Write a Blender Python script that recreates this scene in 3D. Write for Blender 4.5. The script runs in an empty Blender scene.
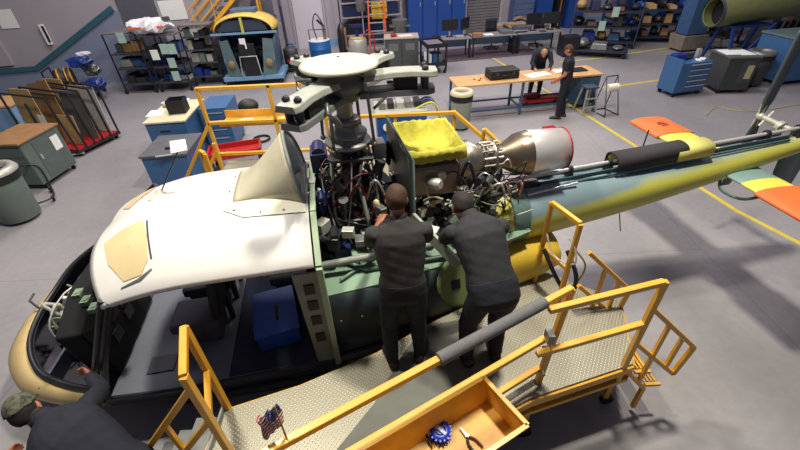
import bpy, bmesh, math, random
from mathutils import Vector, Matrix, Euler
R = math.radians
rnd = random.Random(7)
SC = bpy.context.scene
COL = SC.collection
# ------------------------------------------------------------ camera
F = 400.0; CAMH = 4.1
_down = Vector((25.0, -545.0, -F)).normalized(); _up = -_down
_fwd = Vector((0, 0, -1)); _fh = (_fwd - _up * _fwd.dot(_up)).normalized(); _right = _fh.cross(_up)
RM = Matrix((_right, _fh, _up))            # world = RM @ cam
cam = bpy.data.cameras.new('camera'); camo = bpy.data.objects.new('camera', cam); COL.objects.link(camo)
cam.sensor_width = 36; cam.lens = 36 * F / 800; cam.clip_start = .05; cam.clip_end = 200
camo.matrix_world = Matrix.Translation((0, 0, CAMH)) @ RM.to_4x4()
SC.camera = camo
def G(px, py, z=0.0):
    """point of the photograph's pixel on the horizontal plane z"""
    d = RM @ Vector((px - 400, -(py - 225), -F)); t = (z - CAMH) / d.z
    return Vector((d.x * t, d.y * t, z))
# ------------------------------------------------------------ world, lights, exposure
SC.view_settings.view_transform = 'Standard'; SC.view_settings.look = 'None'
SC.view_settings.exposure = 0.18; SC.view_settings.gamma = 1.0; SC.view_settings.use_curve_mapping = False
W = bpy.data.worlds.new('world'); SC.world = W; W.use_nodes = True
W.node_tree.nodes['Background'].inputs[0].default_value = (.38, .42, .62, 1)
W.node_tree.nodes['Background'].inputs[1].default_value = .17
def area(name, loc, tgt, size, power, col, size_y=None, spread=180):
    l = bpy.data.lights.new(name, 'AREA'); l.energy = power; l.color = col; l.size = size
    if size_y: l.shape = 'RECTANGLE'; l.size_y = size_y
    l.spread = R(spread)
    o = bpy.data.objects.new(name, l); COL.objects.link(o); o.location = loc
    o.rotation_euler = (Vector(tgt) - Vector(loc)).to_track_quat('-Z', 'Y').to_euler(); return o
WARM = (1, .93, .80); NEUT = (1, .92, .95)
area('hangar_lamp', (1.7, 3.7, 9.0), (1.7, 3.7, 0), .6, 760, WARM)
area('hangar_lamp', (-2.9, 4.0, 9.0), (-2.9, 4.0, 0), .6, 480, WARM)
area('hangar_lamp', (4.5, 11.5, 9.0), (4.5, 11.5, 0), 3, 580, NEUT)
area('hangar_lamp', (-5.0, 11.0, 9.0), (-5.0, 11, 0), 3, 560, NEUT)
area('hangar_lamp', (-3, 16.5, 8.0), (-3, 19, 0), 3, 240, NEUT)
area('hangar_lamp', (5, 17.5, 8.0), (5, 19, 0), 3, 180, NEUT)

# ------------------------------------------------------------ materials
def lin(c):
    return tuple(((x / 255) / 12.92 if x / 255 <= .04045 else ((x / 255 + .055) / 1.055) ** 2.4) for x in c)
_mats = {}
def M(name, col, rough=.5, metal=0.0, var=.12, scale=6.0, bump=0.0, coat=0.0):
    if name in _mats: return _mats[name]
    m = bpy.data.materials.new(name); m.use_nodes = True; nt = m.node_tree; b = nt.nodes['Principled BSDF']
    c = lin(col)
    tc = nt.nodes.new('ShaderNodeTexCoord'); n = nt.nodes.new('ShaderNodeTexNoise'); n.inputs['Scale'].default_value = scale
    n.inputs['Detail'].default_value = 4; nt.links.new(tc.outputs['Object'], n.inputs['Vector'])
    r = nt.nodes.new('ShaderNodeValToRGB'); r.color_ramp.elements[0].position = .3; r.color_ramp.elements[1].position = .7
    r.color_ramp.elements[0].color = tuple(x * (1 - var) for x in c) + (1,)
    r.color_ramp.elements[1].color = tuple(min(1, x * (1 + var)) for x in c) + (1,)
    nt.links.new(n.outputs[0], r.inputs[0]); nt.links.new(r.outputs[0], b.inputs['Base Color'])
    b.inputs['Roughness'].default_value = rough; b.inputs['Metallic'].default_value = metal
    if coat: b.inputs['Coat Weight'].default_value = coat; b.inputs['Coat Roughness'].default_value = .15
    if bump:
        bp = nt.nodes.new('ShaderNodeBump'); bp.inputs['Strength'].default_value = bump; bp.inputs['Distance'].default_value = .02
        nt.links.new(n.outputs[0], bp.inputs['Height']); nt.links.new(bp.outputs[0], b.inputs['Normal'])
    _mats[name] = m; return m
WHITE = M('white_paint', (222, 220, 214), .28, coat=.3, var=.02)
CREAM = M('cream_paint', (214, 212, 190), .35, var=.05)
TAN = M('tan_primer', (196, 172, 120), .5, var=.06)
TANP = M('tan_panel', (206, 186, 140), .55, var=.05)
BLACK = M('black_rubber', (22, 22, 26), .6)
BLKM = M('black_metal', (30, 31, 36), .4)
DKGREY = M('dark_grey', (58, 60, 62), .5)
GREY = M('grey_metal', (120, 122, 120), .4, .5)
LGREY = M('light_grey_metal', (176, 176, 166), .4, .3)
SILVER = M('silver', (222, 218, 214), .3, .6, var=.04)
BRONZE = M('heat_bronze', (140, 126, 108), .3, .9, var=.3, scale=4)
ENGM = M('engine_metal', (150, 142, 130), .35, .85, var=.3, scale=12)
YEL = M('yellow_paint', (214, 158, 44), .4, var=.08, coat=.2)
YELT = M('yellow_tray', (202, 152, 54), .5, var=.2, scale=5)
LIME = M('lime_cloth', (172, 166, 54), .85, var=.1, scale=18, bump=.6)
ORANGE = M('orange_cover', (212, 98, 38), .65, var=.08)
RED = M('red_paint', (165, 28, 30), .45)
NAVY = M('navy_cloth', (18, 21, 34), .85, var=.2, scale=20, bump=.2)
CHAR = M('charcoal_shirt', (48, 48, 50), .85, var=.1, scale=20, bump=.15)
PANTS = M('navy_trousers', (20, 22, 32), .85, var=.15, scale=18, bump=.2)
SKIN = M('skin', (176, 112, 84), .5, var=.08, scale=15)
HAIRB = M('brown_hair', (74, 46, 28), .8, var=.3, scale=60)
HAIRD = M('dark_hair', (28, 22, 20), .8, var=.3, scale=60)
SHOE = M('shoe_leather', (28, 24, 24), .5)
BLUE = M('blue_cabinet', (54, 94, 138), .4, var=.06)
DBLUE = M('deep_blue', (20, 48, 120), .4, var=.1)
LBLUE = M('pale_blue', (112, 150, 182), .45, var=.06)
LOCK = M('locker_blue', (36, 72, 142), .4, var=.05)
TEAL = M('teal_trim', (48, 92, 104), .5)
GRNP = M('green_primer', (132, 156, 130), .5, var=.08)
DGRN = M('dark_green_skin', (34, 46, 50), .5, var=.1)
YGRN = M('zinc_yellow', (184, 180, 78), .5, var=.06)
GBLUE = M('grey_green_paint', (118, 146, 142), .4, var=.05)
WOOD = M('wood_top', (196, 156, 104), .45, var=.12, scale=9)
WOODD = M('brown_wood', (150, 112, 74), .5, var=.15, scale=9)
CARD = M('cardboard', (172, 140, 92), .8, var=.1)
PAPER = M('paper', (226, 228, 222), .8, var=.02)
PLAST = M('white_plastic_bag', (222, 220, 222), .35, var=.08, scale=14, bump=.5)
GGREY = M('green_grey_paint', (92, 104, 98), .45, var=.06)
FOAM = M('grey_foam', (98, 97, 98), .9, var=.1, scale=30, bump=.2)
ORG = M('ladder_orange', (206, 84, 44), .5)
CAMO = M('camouflage_cloth', (74, 74, 60), .9, var=.75, scale=34)
ROPE = M('white_rope', (225, 222, 214), .8)
PINK = M('pink_red', (190, 60, 78), .6)
GREENL = M('green_box', (60, 110, 80), .6)
WALLM = M('wall_paint', (160, 154, 160), .7, var=.03, scale=1.5)
WALLG = M('wall_grey_blue', (122, 132, 154), .7, var=.05, scale=1.5)
WALLD = M('wall_dark_grey', (84, 84, 96), .7, var=.05)

def floor_mat():
    m = bpy.data.materials.new('epoxy_floor'); m.use_nodes = True; nt = m.node_tree; b = nt.nodes['Principled BSDF']
    tc = nt.nodes.new('ShaderNodeTexCoord')
    def noise(s, d=5):
        n = nt.nodes.new('ShaderNodeTexNoise'); n.inputs['Scale'].default_value = s; n.inputs['Detail'].default_value = d
        nt.links.new(tc.outputs['Object'], n.inputs['Vector']); return n
    n1 = noise(.35); n2 = noise(9)
    r = nt.nodes.new('ShaderNodeValToRGB'); r.color_ramp.elements[0].position = .35; r.color_ramp.elements[1].position = .7
    r.color_ramp.elements[0].color = lin((140, 138, 140)) + (1,); r.color_ramp.elements[1].color = lin((164, 160, 161)) + (1,)
    nt.links.new(n1.outputs[0], r.inputs[0])
    mx = nt.nodes.new('ShaderNodeMix'); mx.data_type = 'RGBA'; mx.blend_type = 'MULTIPLY'; mx.inputs[0].default_value = .25
    nt.links.new(r.outputs[0], mx.inputs[6]); nt.links.new(n2.outputs[0], mx.inputs[7])
    # thin joints of the slab
    br = nt.nodes.new('ShaderNodeTexBrick'); br.inputs['Scale'].default_value = 1; br.offset = 0
    br.inputs['Brick Width'].default_value = 4.6; br.inputs['Row Height'].default_value = 4.6; br.inputs['Mortar Size'].default_value = .006
    br.inputs['Color1'].default_value = br.inputs['Color2'].default_value = (1, 1, 1, 1); br.inputs['Mortar'].default_value = (.7, .7, .7, 1)
    nt.links.new(tc.outputs['Object'], br.inputs['Vector'])
    m2 = nt.nodes.new('ShaderNodeMix'); m2.data_type = 'RGBA'; m2.blend_type = 'MULTIPLY'; m2.inputs[0].default_value = 1
    nt.links.new(mx.outputs[2], m2.inputs[6]); nt.links.new(br.outputs[0], m2.inputs[7]); nt.links.new(m2.outputs[2], b.inputs['Base Color'])
    b.inputs['Roughness'].default_value = .38; b.inputs['Specular IOR Level'].default_value = .5
    return m
def tread_mat():
    m = bpy.data.materials.new('diamond_plate'); m.use_nodes = True; nt = m.node_tree; b = nt.nodes['Principled BSDF']
    tc = nt.nodes.new('ShaderNodeTexCoord'); mp = nt.nodes.new('ShaderNodeMapping')
    mp.inputs['Rotation'].default_value = (0, 0, R(32)); nt.links.new(tc.outputs['Object'], mp.inputs[0])
    br = nt.nodes.new('ShaderNodeTexVoronoi'); br.inputs['Scale'].default_value = 34; br.inputs['Randomness'].default_value = 0
    br.feature = 'F1'; nt.links.new(mp.outputs[0], br.inputs['Vector'])
    r = nt.nodes.new('ShaderNodeValToRGB'); r.color_ramp.elements[0].position = .16; r.color_ramp.elements[1].position = .34
    r.color_ramp.elements[0].color = (1, 1, 1, 1); r.color_ramp.elements[1].color = (0, 0, 0, 1)
    nt.links.new(br.outputs['Distance'], r.inputs[0])
    mx = nt.nodes.new('ShaderNodeMix'); mx.data_type = 'RGBA'
    mx.inputs[6].default_value = lin((142, 138, 120)) + (1,); mx.inputs[7].default_value = lin((196, 192, 172)) + (1,)
    nt.links.new(r.outputs[0], mx.inputs[0]); nt.links.new(mx.outputs[2], b.inputs['Base Color'])
    bp = nt.nodes.new('ShaderNodeBump'); bp.inputs['Strength'].default_value = .7; bp.inputs['Distance'].default_value = .004
    nt.links.new(r.outputs[0], bp.inputs['Height']); nt.links.new(bp.outputs[0], b.inputs['Normal'])
    b.inputs['Roughness'].default_value = .4; b.inputs['Metallic'].default_value = .35
    return m
FLOOR = floor_mat(); TREAD = tread_mat()

# ------------------------------------------------------------ mesh builder
def frame_of(d):
    d = Vector(d).normalized(); u = Vector((0, 0, 1)) if abs(d.z) < .95 else Vector((1, 0, 0))
    x = u.cross(d).normalized(); return x, d.cross(x).normalized()
class MB:
    def __init__(s): s.v = []; s.f = []; s.mi = []; s.sm = []
    def add(s, vs, fs, m=0, smooth=False):
        o = len(s.v); s.v += [tuple(v) for v in vs]
        for f in fs: s.f.append([o + i for i in f]); s.mi.append(m); s.sm.append(smooth)
        return s
    def box(s, c, d, rz=0, m=0, rot=None, taper=1.0):
        E_ = rot if rot else Matrix.Rotation(rz, 3, 'Z'); vs = []
        for z in (-.5, .5):
            k = taper if z > 0 else 1
            for x, y in ((-.5, -.5), (.5, -.5), (.5, .5), (-.5, .5)):
                vs.append(Vector(c) + E_ @ Vector((x * d[0] * k, y * d[1] * k, z * d[2])))
        return s.add(vs, [(3, 2, 1, 0), (4, 5, 6, 7), (0, 1, 5, 4), (1, 2, 6, 5), (2, 3, 7, 6), (3, 0, 4, 7)], m)
    def beam(s, a, b, w=.05, h=None, m=0, up=None):
        a, b = Vector(a), Vector(b); h = h or w; d = (b - a).normalized()
        u = Vector(up) if up else (Vector((0, 0, 1)) if abs(d.z) < .95 else Vector((0, 1, 0)))
        x = u.cross(d).normalized(); y = d.cross(x).normalized(); vs = []
        for p in (a, b):
            for i, j in ((-1, -1), (1, -1), (1, 1), (-1, 1)): vs.append(p + x * i * w / 2 + y * j * h / 2)
        return s.add(vs, [(3, 2, 1, 0), (4, 5, 6, 7), (0, 1, 5, 4), (1, 2, 6, 5), (2, 3, 7, 6), (3, 0, 4, 7)], m)
    def loft(s, rings, m=0, cap=True, smooth=True, closed=True):
        n = len(rings[0]); vs = [p for r in rings for p in r]; fs = []
        for i in range(len(rings) - 1):
            for j in range(n if closed else n - 1):
                k = (j + 1) % n; fs.append((i * n + j, i * n + k, (i + 1) * n + k, (i + 1) * n + j))
        s.add(vs, fs, m, smooth)
        if cap and closed:
            s.add(rings[0], [tuple(range(n))[::-1]], m); s.add(rings[-1], [tuple(range(n))], m)
        return s
    def ring(s, c, d, r, n=12, r2=None):
        x, y = frame_of(d); r2 = r2 or r
        return [Vector(c) + x * r * math.cos(2 * math.pi * k / n) + y * r2 * math.sin(2 * math.pi * k / n) for k in range(n)]
    def cyl(s, a, b, r0, r1=None, n=12, m=0, cap=True):
        a, b = Vector(a), Vector(b); r1 = r0 if r1 is None else r1
        return s.loft([s.ring(a, b - a, r0, n), s.ring(b, b - a, r1, n)], m, cap)
    def tube(s, pts, r, n=8, m=0):
        pts = [Vector(p) for p in pts]; rings = []
        x = None
        for i, p in enumerate(pts):
            d = (pts[min(i + 1, len(pts) - 1)] - pts[max(i - 1, 0)]).normalized()
            if x is None: x, y = frame_of(d)
            else:
                x = (x - d * x.dot(d)).normalized(); y = d.cross(x)
            rings.append([p + x * r * math.cos(2 * math.pi * k / n) + y * r * math.sin(2 * math.pi * k / n) for k in range(n)])
        return s.loft(rings, m)
    def lathe(s, o, ax, prof, n=24, m=0, cap=True):
        o, ax = Vector(o), Vector(ax).normalized()
        return s.loft([s.ring(o + ax * t, ax, max(r, .0005), n) for t, r in prof], m, cap)
    def prism(s, poly, z0, z1, m=0):
        n = len(poly); vs = [(p[0], p[1], z0) for p in poly] + [(p[0], p[1], z1) for p in poly]
        return s.add(vs, [tuple(range(n))[::-1], tuple(range(n, 2 * n))] + [(i, (i + 1) % n, (i + 1) % n + n, i + n) for i in range(n)], m)
    def plate(s, poly, d, m=0):
        """polygon in space with thickness vector d"""
        d = Vector(d); n = len(poly); vs = [Vector(p) for p in poly] + [Vector(p) + d for p in poly]
        return s.add(vs, [tuple(range(n))[::-1], tuple(range(n, 2 * n))] + [(i, (i + 1) % n, (i + 1) % n + n, i + n) for i in range(n)], m)
    def ball(s, c, r, n=12, k=8, m=0, rot=None):
        r = (r, r, r) if not hasattr(r, '__len__') else r; rings = []
        E_ = rot or Matrix.Identity(3)
        for i in range(k + 1):
            a = -math.pi / 2 + math.pi * i / k; q = max(math.cos(a), .01)
            rings.append([Vector(c) + E_ @ Vector((r[0] * q * math.cos(2 * math.pi * j / n), r[1] * q * math.sin(2 * math.pi * j / n), r[2] * math.sin(a))) for j in range(n)])
        return s.loft(rings, m)
    def mesh(s, name, mats):
        me = bpy.data.meshes.new(name); me.from_pydata([tuple(v) for v in s.v], [], s.f)
        for x in (mats if isinstance(mats, (list, tuple)) else [mats]): me.materials.append(x)
        me.polygons.foreach_set('material_index', s.mi); me.polygons.foreach_set('use_smooth', s.sm)
        bm = bmesh.new(); bm.from_mesh(me); bmesh.ops.recalc_face_normals(bm, faces=bm.faces); bm.to_mesh(me); bm.free()
        me.update(); return me
_inv = {}
def build(mb, name, mats, parent=None, bev=0.0, world=False, label=None, sub=0):
    me = mb.mesh(name, mats)
    o = bpy.data.objects.new(name, me); COL.objects.link(o)
    if parent:
        o.parent = parent
        root = parent if parent.parent is None else parent.parent
        if world: me.transform(_inv[root.name])
        if parent.type == 'MESH' and parent.parent is None: pass
    if bev:
        b = o.modifiers.new('bevel', 'BEVEL'); b.width = bev; b.segments = 2; b.limit_method = 'ANGLE'
    if sub: o.modifiers.new('subdivision', 'SUBSURF').levels = sub; o.modifiers['subdivision'].render_levels = sub
    if label: o['label'] = label
    return o
def thing(name, label, cat, loc=(0, 0, 0), rz=0.0, group=None):
    o = bpy.data.objects.new(name, None); COL.objects.link(o); o.empty_display_size = .1
    o.location = loc; o.rotation_euler = (0, 0, rz); o['label'] = label; o['category'] = cat
    if group: o['group'] = group
    _inv[o.name] = (Matrix.Translation(loc) @ Matrix.Rotation(rz, 4, 'Z')).inverted()
    return o
def solo(mb, name, mats, label, cat, group=None, loc=None, rz=0, bev=0.0, kind=None):
    o = build(mb, name, mats, bev=bev)
    if loc is not None: o.location = loc; o.rotation_euler = (0, 0, rz)
    o['label'] = label; o['category'] = cat
    if group: o['group'] = group
    if kind: o['kind'] = kind
    return o
def struct(mb, name, mats, bev=0):
    o = build(mb, name, mats, bev=bev); o['kind'] = 'structure'; return o
def dup(root, loc, rz, label=None):
    r = root.copy(); COL.objects.link(r); r.location = loc; r.rotation_euler = (0, 0, rz)
    if label: r['label'] = label
    for ch in list(root.children):
        c = ch.copy(); COL.objects.link(c); c.parent = r
        for g in list(ch.children):
            d = g.copy(); COL.objects.link(d); d.parent = c
    return r
def bez(p, n=10):
    """smooth curve through points"""
    p = [Vector(x) for x in p]; out = []
    q = [p[0]] + p + [p[-1]]
    for i in range(1, len(q) - 2):
        for k in range(n):
            t = k / n; a, b, c, d = q[i - 1], q[i], q[i + 1], q[i + 2]
            out.append(.5 * ((2 * b) + (c - a) * t + (2 * a - 5 * b + 4 * c - d) * t * t + (3 * b - a - 3 * c + d) * t ** 3))
    out.append(p[-1]); return out
# ============================================================ SETTING
mb = MB(); mb.box((3, 14, -.05), (60, 40, .1)); struct(mb, 'floor', FLOOR)
SL = math.atan(.187); cS, sS = math.cos(SL), math.sin(SL)
def wall(x0, y0, x1, y1, z0, z1, t=.2, m=0, mb=None):
    mb = mb or MB(); a = Vector((x0, y0, 0)); b = Vector((x1, y1, 0)); d = (b - a).normalized(); n = Vector((-d.y, d.x, 0)) * t
    mb.prism([a, b, b + n, a + n], z0, z1, m); return mb
def ya(x): return 15.2 + .187 * (x + 10.5)
def yb(x): return 20.12 + .187 * x
struct(wall(-24, ya(-24), -4.2, ya(-4.2), 0, 7), 'wall_left', WALLM)
struct(wall(-4.2, ya(-4.2), -4.75, yb(-4.75) + .2, 0, 7, t=.15), 'wall_side', WALLM)
struct(wall(-4.6, yb(-4.6), 30, yb(30), 0, 7), 'wall_back', WALLM)
# teal stringer stepping up the left wall, blue-grey paint below it
def onA(x, z, off): return Vector((x + off * .184, ya(x) - off * .983, z))
n = Vector((.184, -.983, 0))
mb = MB(); mb.plate([onA(-24, 0, 0), onA(-9.2, 0, 0), onA(-9.2, 2.3, 0), onA(-9.5, 2.3, 0), onA(-12.4, .74, 0), onA(-24, .68, 0)], n * .02)
struct(mb, 'trim_1', WALLG)
mb = MB()
mb.plate([onA(-24, .62, 0), onA(-12.35, .66, 0), onA(-12.42, .80, 0), onA(-24, .78, 0)], n * .1)
mb.plate([onA(-12.35, .66, 0), onA(-9.3, 2.30, 0), onA(-9.35, 2.46, 0), onA(-12.42, .80, 0)], n * .1)
struct(mb, 'trim_2', TEAL)
mb = MB(); mb.plate([onA(-9.2, 0, 0), onA(-4.2, 0, 0), onA(-4.2, .32, 0), onA(-9.2, .32, 0)], n * .02); struct(mb, 'baseboard_left', LBLUE)
mb = MB(); mb.box((0, 0, .16), (0.02, 0.02, .3))
mb = wall(-4.6, yb(-4.6) - .04, 30, yb(30) - .04, 0, .3, t=.05); struct(mb, 'baseboard_back', LBLUE)
# dark grey door beyond the shelves
mb = MB(); mb.plate([onA(-9.15, 0, 0), onA(-8.0, 0, 0), onA(-8.0, 3.2, 0), onA(-9.15, 3.2, 0)], n * .05); struct(mb, 'door_1', WALLD)
# dark grey sheet on the wall, painting the shade under the stair
mb = MB(); mb.plate([onA(-5.3, .32, 0), onA(-4.2, .32, 0), onA(-4.2, 3.2, 0), onA(-5.3, 1.75, 0)], n * .04); struct(mb, 'wall_shade_left', WALLD)['kind'] = 'structure'
# door in the back wall
mb = MB(); dn = Vector((.184, -.983, 0))
def onB(x, z, off=0): return Vector((x + off * .184, yb(x) - off * .983, z))
mb.plate([onB(-4.15, 0), onB(-2.95, 0), onB(-2.95, 2.25), onB(-4.15, 2.25)], dn * .05, 0)
d = struct(mb, 'door_2', M('door_paint', (196, 190, 198), .6, var=.02))
mb = MB()
for a, b in (((-4.22, 0), (-4.22, 2.32)), ((-4.22, 2.32), (-2.88, 2.32)), ((-2.88, 2.32), (-2.88, 0))):
    mb.beam(onB(a[0], a[1], .04), onB(b[0], b[1], .04), .1, .08)
build(mb, 'door_frame', WALLM, d)
mb = MB(); mb.tube([onB(-3.05, 1.05, .06), onB(-3.05, 1.05, .12), onB(-3.2, 1.05, .12)], .02); build(mb, 'door_handle', SILVER, d)
# roller door between the lockers
mb = MB()
for i in range(30): mb.beam(onB(3.55, .06 + i * .12, .12), onB(5.05, .06 + i * .12, .12), .06, .1)
struct(mb, 'door_3', M('roller_grey', (112, 108, 110), .5))
mb = MB(); mb.beam(onB(3.45, 0, .14), onB(3.45, 3.6, .14), .12); mb.beam(onB(5.15, 0, .14), onB(5.15, 3.6, .14), .12); struct(mb, 'trim_3', M('post_grey', (150, 146, 152), .5))
# posts of the side wall and notices
mb = MB(); mb.plate([onA(-13.6, .9, 0), onA(-13.0, .9, 0), onA(-13.0, 7, 0), onA(-13.6, 7, 0)], n * .12); struct(mb, 'trim_4', WALLM)
mb = MB(); mb.beam(onB(-2.35, 0, .1), onB(-2.35, 4, .1), .2); struct(mb, 'trim_5', WALLM)
def notice(nm, x, z, w, h, mat, label, cat):
    mb = MB(); mb.plate([onA(x, z, .01), onA(x + w, z, .01), onA(x + w, z + h, .01), onA(x, z + h, .01)], n * .02)
    o = solo(mb, nm, mat, label, cat); return o
notice('notice_sheet', -12.75, 2.0, .5, .55, PAPER, 'pale paper notice taped on the wall at the far left above the teal rail', 'notice')
mb = MB(); mb.box((0, 0, 0), (.14, .1, .62)); o = solo(mb, 'wall_dispenser', PAPER, 'narrow white dispenser on the wall above the sloping teal rail', 'dispenser', loc=onA(-11.6, 1.75, .08), rz=SL, bev=.01)
mb = MB(); mb.box((0, 0, 0), (.06, .03, .5)); build(mb, 'dark_strip', BLACK, o).location = (.05, -.055, .02)
notice('framed_notice', -7.9, 1.9, .8, .6, PAPER, 'pale framed notice on the wall right of the dark grey door', 'notice')
notice('dark_wall_box', -7.95, 2.55, .25, .3, DBLUE, 'small dark blue box on the wall beside the dark grey door', 'box')
# yellow stair railing in front of the left wall
t = thing('stair', 'yellow-railed metal staircase rising along the left wall behind the cockpit jig', 'staircase', onA(-5.75, 0, .5), SL)
for k in range(7):
    mb = MB(); mb.box((-.95 + k * .3, 0, 1.45 + k * .25), (.3, .9, .04)); build(mb, 'tread', DKGREY, t)
for y in (-.45, .45):
    mb = MB(); mb.beam((-1.1, y, 1.25), (1.2, y, 3.15), .04, .12); build(mb, 'stringer', YEL, t)
    for k, zz in enumerate((.45, .75, 1.05)):
        mb = MB(); mb.tube([(-1.1, y, 1.2 + zz), (1.3, y, 3.15 + zz)], .018); build(mb, 'rail', YEL, t)
    for k in range(4):
        mb = MB(); mb.tube([(-1.0 + k * .7, y, 1.3 + k * .57), (-1.0 + k * .7, y, 2.3 + k * .57)], .018); build(mb, 'baluster', YEL, t)
for x, y in ((1.15, -.45), (1.15, .45), (-1.05, -.45), (-1.05, .45)):
    mb = MB(); mb.beam((x, y, 0), (x, y, 3.1 if x > 0 else 1.3), .06); build(mb, 'leg', YEL, t)
# floor lines
def stripe(nm, pts, w=.1, mat=None):
    mb = MB()
    for a, b in zip(pts, pts[1:]):
        a, b = Vector(a), Vector(b); mb.beam((a.x, a.y, .002), (b.x, b.y, .002), w, .004)
    return struct(mb, nm, mat or YEL)
YL = M('floor_line_yellow', (206, 184, 66), .5, var=.1)
stripe('trim_6', [G(493, 58), G(583, 113), G(640, 149), G(735, 210), G(830, 259)], .09, YL)
stripe('trim_7', [G(560, 62), G(600, 58), G(660, 49), G(720, 40)], .1, YL)
stripe('trim_8', [G(603, 88), G(660, 80)], .1, YL)
# brown mat strip under the desks
mb = MB(); a, b = G(430, 64), G(540, 54)
mb.prism([a, b, b + Vector((-.2, 1.9, 0)), a + Vector((-.35, 1.9, 0))], .001, .012)
o = solo(mb, 'desk_mat', M('mat_brown', (84, 70, 78), .7, var=.25, scale=3), 'dark brown floor mat spread under the row of desks', 'mat')
# ============================================================ HELICOPTER (s = aft, v = away from the camera, z = up)
HA = R(9.1)
H = thing('helicopter', 'white-roofed helicopter opened up for maintenance, its rotor mast and engine exposed', 'helicopter', (-4.2, 2.9, 0), HA)
def hp(mb, name, mats, parent=None, bev=0.0, **k): return build(mb, name, mats, parent or H, bev=bev, **k)
def interp(tab, x):
    for (x0, y0), (x1, y1) in zip(tab, tab[1:]):
        if x <= x1: t = (x - x0) / (x1 - x0); return y0 + (y1 - y0) * max(0, t)
    return tab[-1][1]
# --- nose shell under the windscreen opening
rim = [(.98, .86, 1.32), (.68, .78, 1.20), (.47, .60, 1.10), (.34, .36, .98), (.28, .10, .91), (.30, -.18, .86), (.40, -.42, .82), (.58, -.64, .79), (.86, -.80, .76), (1.14, -.90, .74)]
rimc = bez(rim, 6)
mb = MB(); rings = []
for k in range(7):
    t = k / 6.0; rr = []
    for p in rimc:
        c = Vector((1.35, 0, p.z)); g_ = math.sin(min(t, .8) * 2.6); q = Vector((c.x + (p.x - c.x) * (1 + .47 * math.sin(min(t * 1.25, .9) * 1.75) * (1 - .2 * t) - .62 * t ** 3), p.y * (1 + .13 * g_ - .5 * t ** 3), p.z))
        q.z = p.z - (p.z - .30) * (t ** 1.15)
        rr.append(q)
    rings.append(rr)
mb.loft(rings, 0, cap=False, closed=False)
nose = hp(mb, 'nose_shell', TAN)
nose.modifiers.new('solid', 'SOLIDIFY').thickness = .012
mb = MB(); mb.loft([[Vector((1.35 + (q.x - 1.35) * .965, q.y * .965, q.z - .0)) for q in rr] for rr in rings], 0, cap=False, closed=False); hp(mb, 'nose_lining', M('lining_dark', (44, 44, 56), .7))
mb = MB(); mb.tube([p + Vector((0, 0, .01)) for p in rimc], .024, 8); hp(mb, 'windscreen_rim', BLKM)
mb = MB()
for p in rimc[30::3]:
    c = Vector((1.35, 0, p.z)); q = Vector((c.x + (p.x - c.x) * 1.12, p.y * 1.04, 0)); mb.ball((q.x, q.y, p.z - .06), .009, 6, 4)
hp(mb, 'rivets', DKGREY, nose)
# rim far side running up to the roof
mb = MB(); mb.tube(bez([(.98, .86, 1.32), (1.25, .90, 1.6), (1.62, .84, 1.90)], 6), .03); hp(mb, 'windscreen_post', BLKM)
mb = MB(); mb.tube(bez([(1.12, -.90, .72), (1.38, -.94, 1.2), (1.68, -.89, 1.82)], 6), .035); mb.tube(bez([(1.19, -.91, .64), (1.44, -.95, 1.2), (1.73, -.90, 1.80)], 6), .035)
hp(mb, 'door_post', BLKM)
mb = MB(); mb.tube([(.29, .12, .93), (.16, .22, 1.0), (.18, .30, 1.03)], .012); hp(mb, 'pitot_tube', BLKM)
# --- cabin floor and belly
fl = [(1.22, .90), (1.7, .93), (2.3, .94), (3.0, .92), (3.6, .86), (4.2, .78), (4.8, .66), (5.4, .5)]
def outline(off=0.0, tab=fl): return [(s, -w - off) for s, w in tab] + [(s, w + off) for s, w in tab[::-1]]
mb = MB(); mb.prism(outline(), .56, .60); hp(mb, 'cabin_floor', M('cabin_floor_grey', (104, 108, 118), .6, var=.06))
mb = MB(); rings = []
for s in [1.15 + i * .25 for i in range(18)]:
    w = interp(fl, max(s, 1.22)); zb = .28 if s < 3.6 else .28 + (s - 3.6) * .16; rr = []
    for k in range(13):
        a = math.pi * k / 12; rr.append(Vector((s, -w * math.copysign(abs(math.cos(a)) ** .45, math.cos(a)), .56 - (.56 - zb) * math.sin(a) ** .6)))
    rings.append(rr)
mb.loft(rings, 0, cap=False, closed=False); hp(mb, 'belly', M('belly_navy', (30, 36, 54), .35, var=.1))
mb = MB(); mb.tube(bez([(s, -w - .01, .585) for s, w in fl[:7]], 4), .022); hp(mb, 'door_sill', BLKM)
# nose floor
mb = MB(); mb.prism([(.3, -.5), (.75, -.76), (1.24, -.88), (1.24, .88), (.75, .78), (.3, .5)], .50, .52); hp(mb, 'nose_floor', M('pit_floor', (60, 58, 70), .6))
mb = MB(); mb.plate([(.55, -.75, .5), (.6, .7, .5), (.62, .7, .72), (.57, -.75, .72)], (.03, 0, 0)); mb.plate([(.6, -.3, .66), (1.2, -.35, .66), (1.2, -.3, .66), (.6, -.25, .66)], (0, 0, .03))
hp(mb, 'nose_frame', M('frame_grey', (96, 98, 112), .5))
mb = MB(); mb.prism([(2.32, -.925), (3.34, -.905), (3.34, .9), (2.32, .93)], .6005, .606); hp(mb, 'cabin_floor_shade', M('floor_shade_navy', (40, 46, 66), .9, var=.1, scale=30))  # dark navy sheet that paints the roof's shade onto the aft cabin floor
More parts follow.
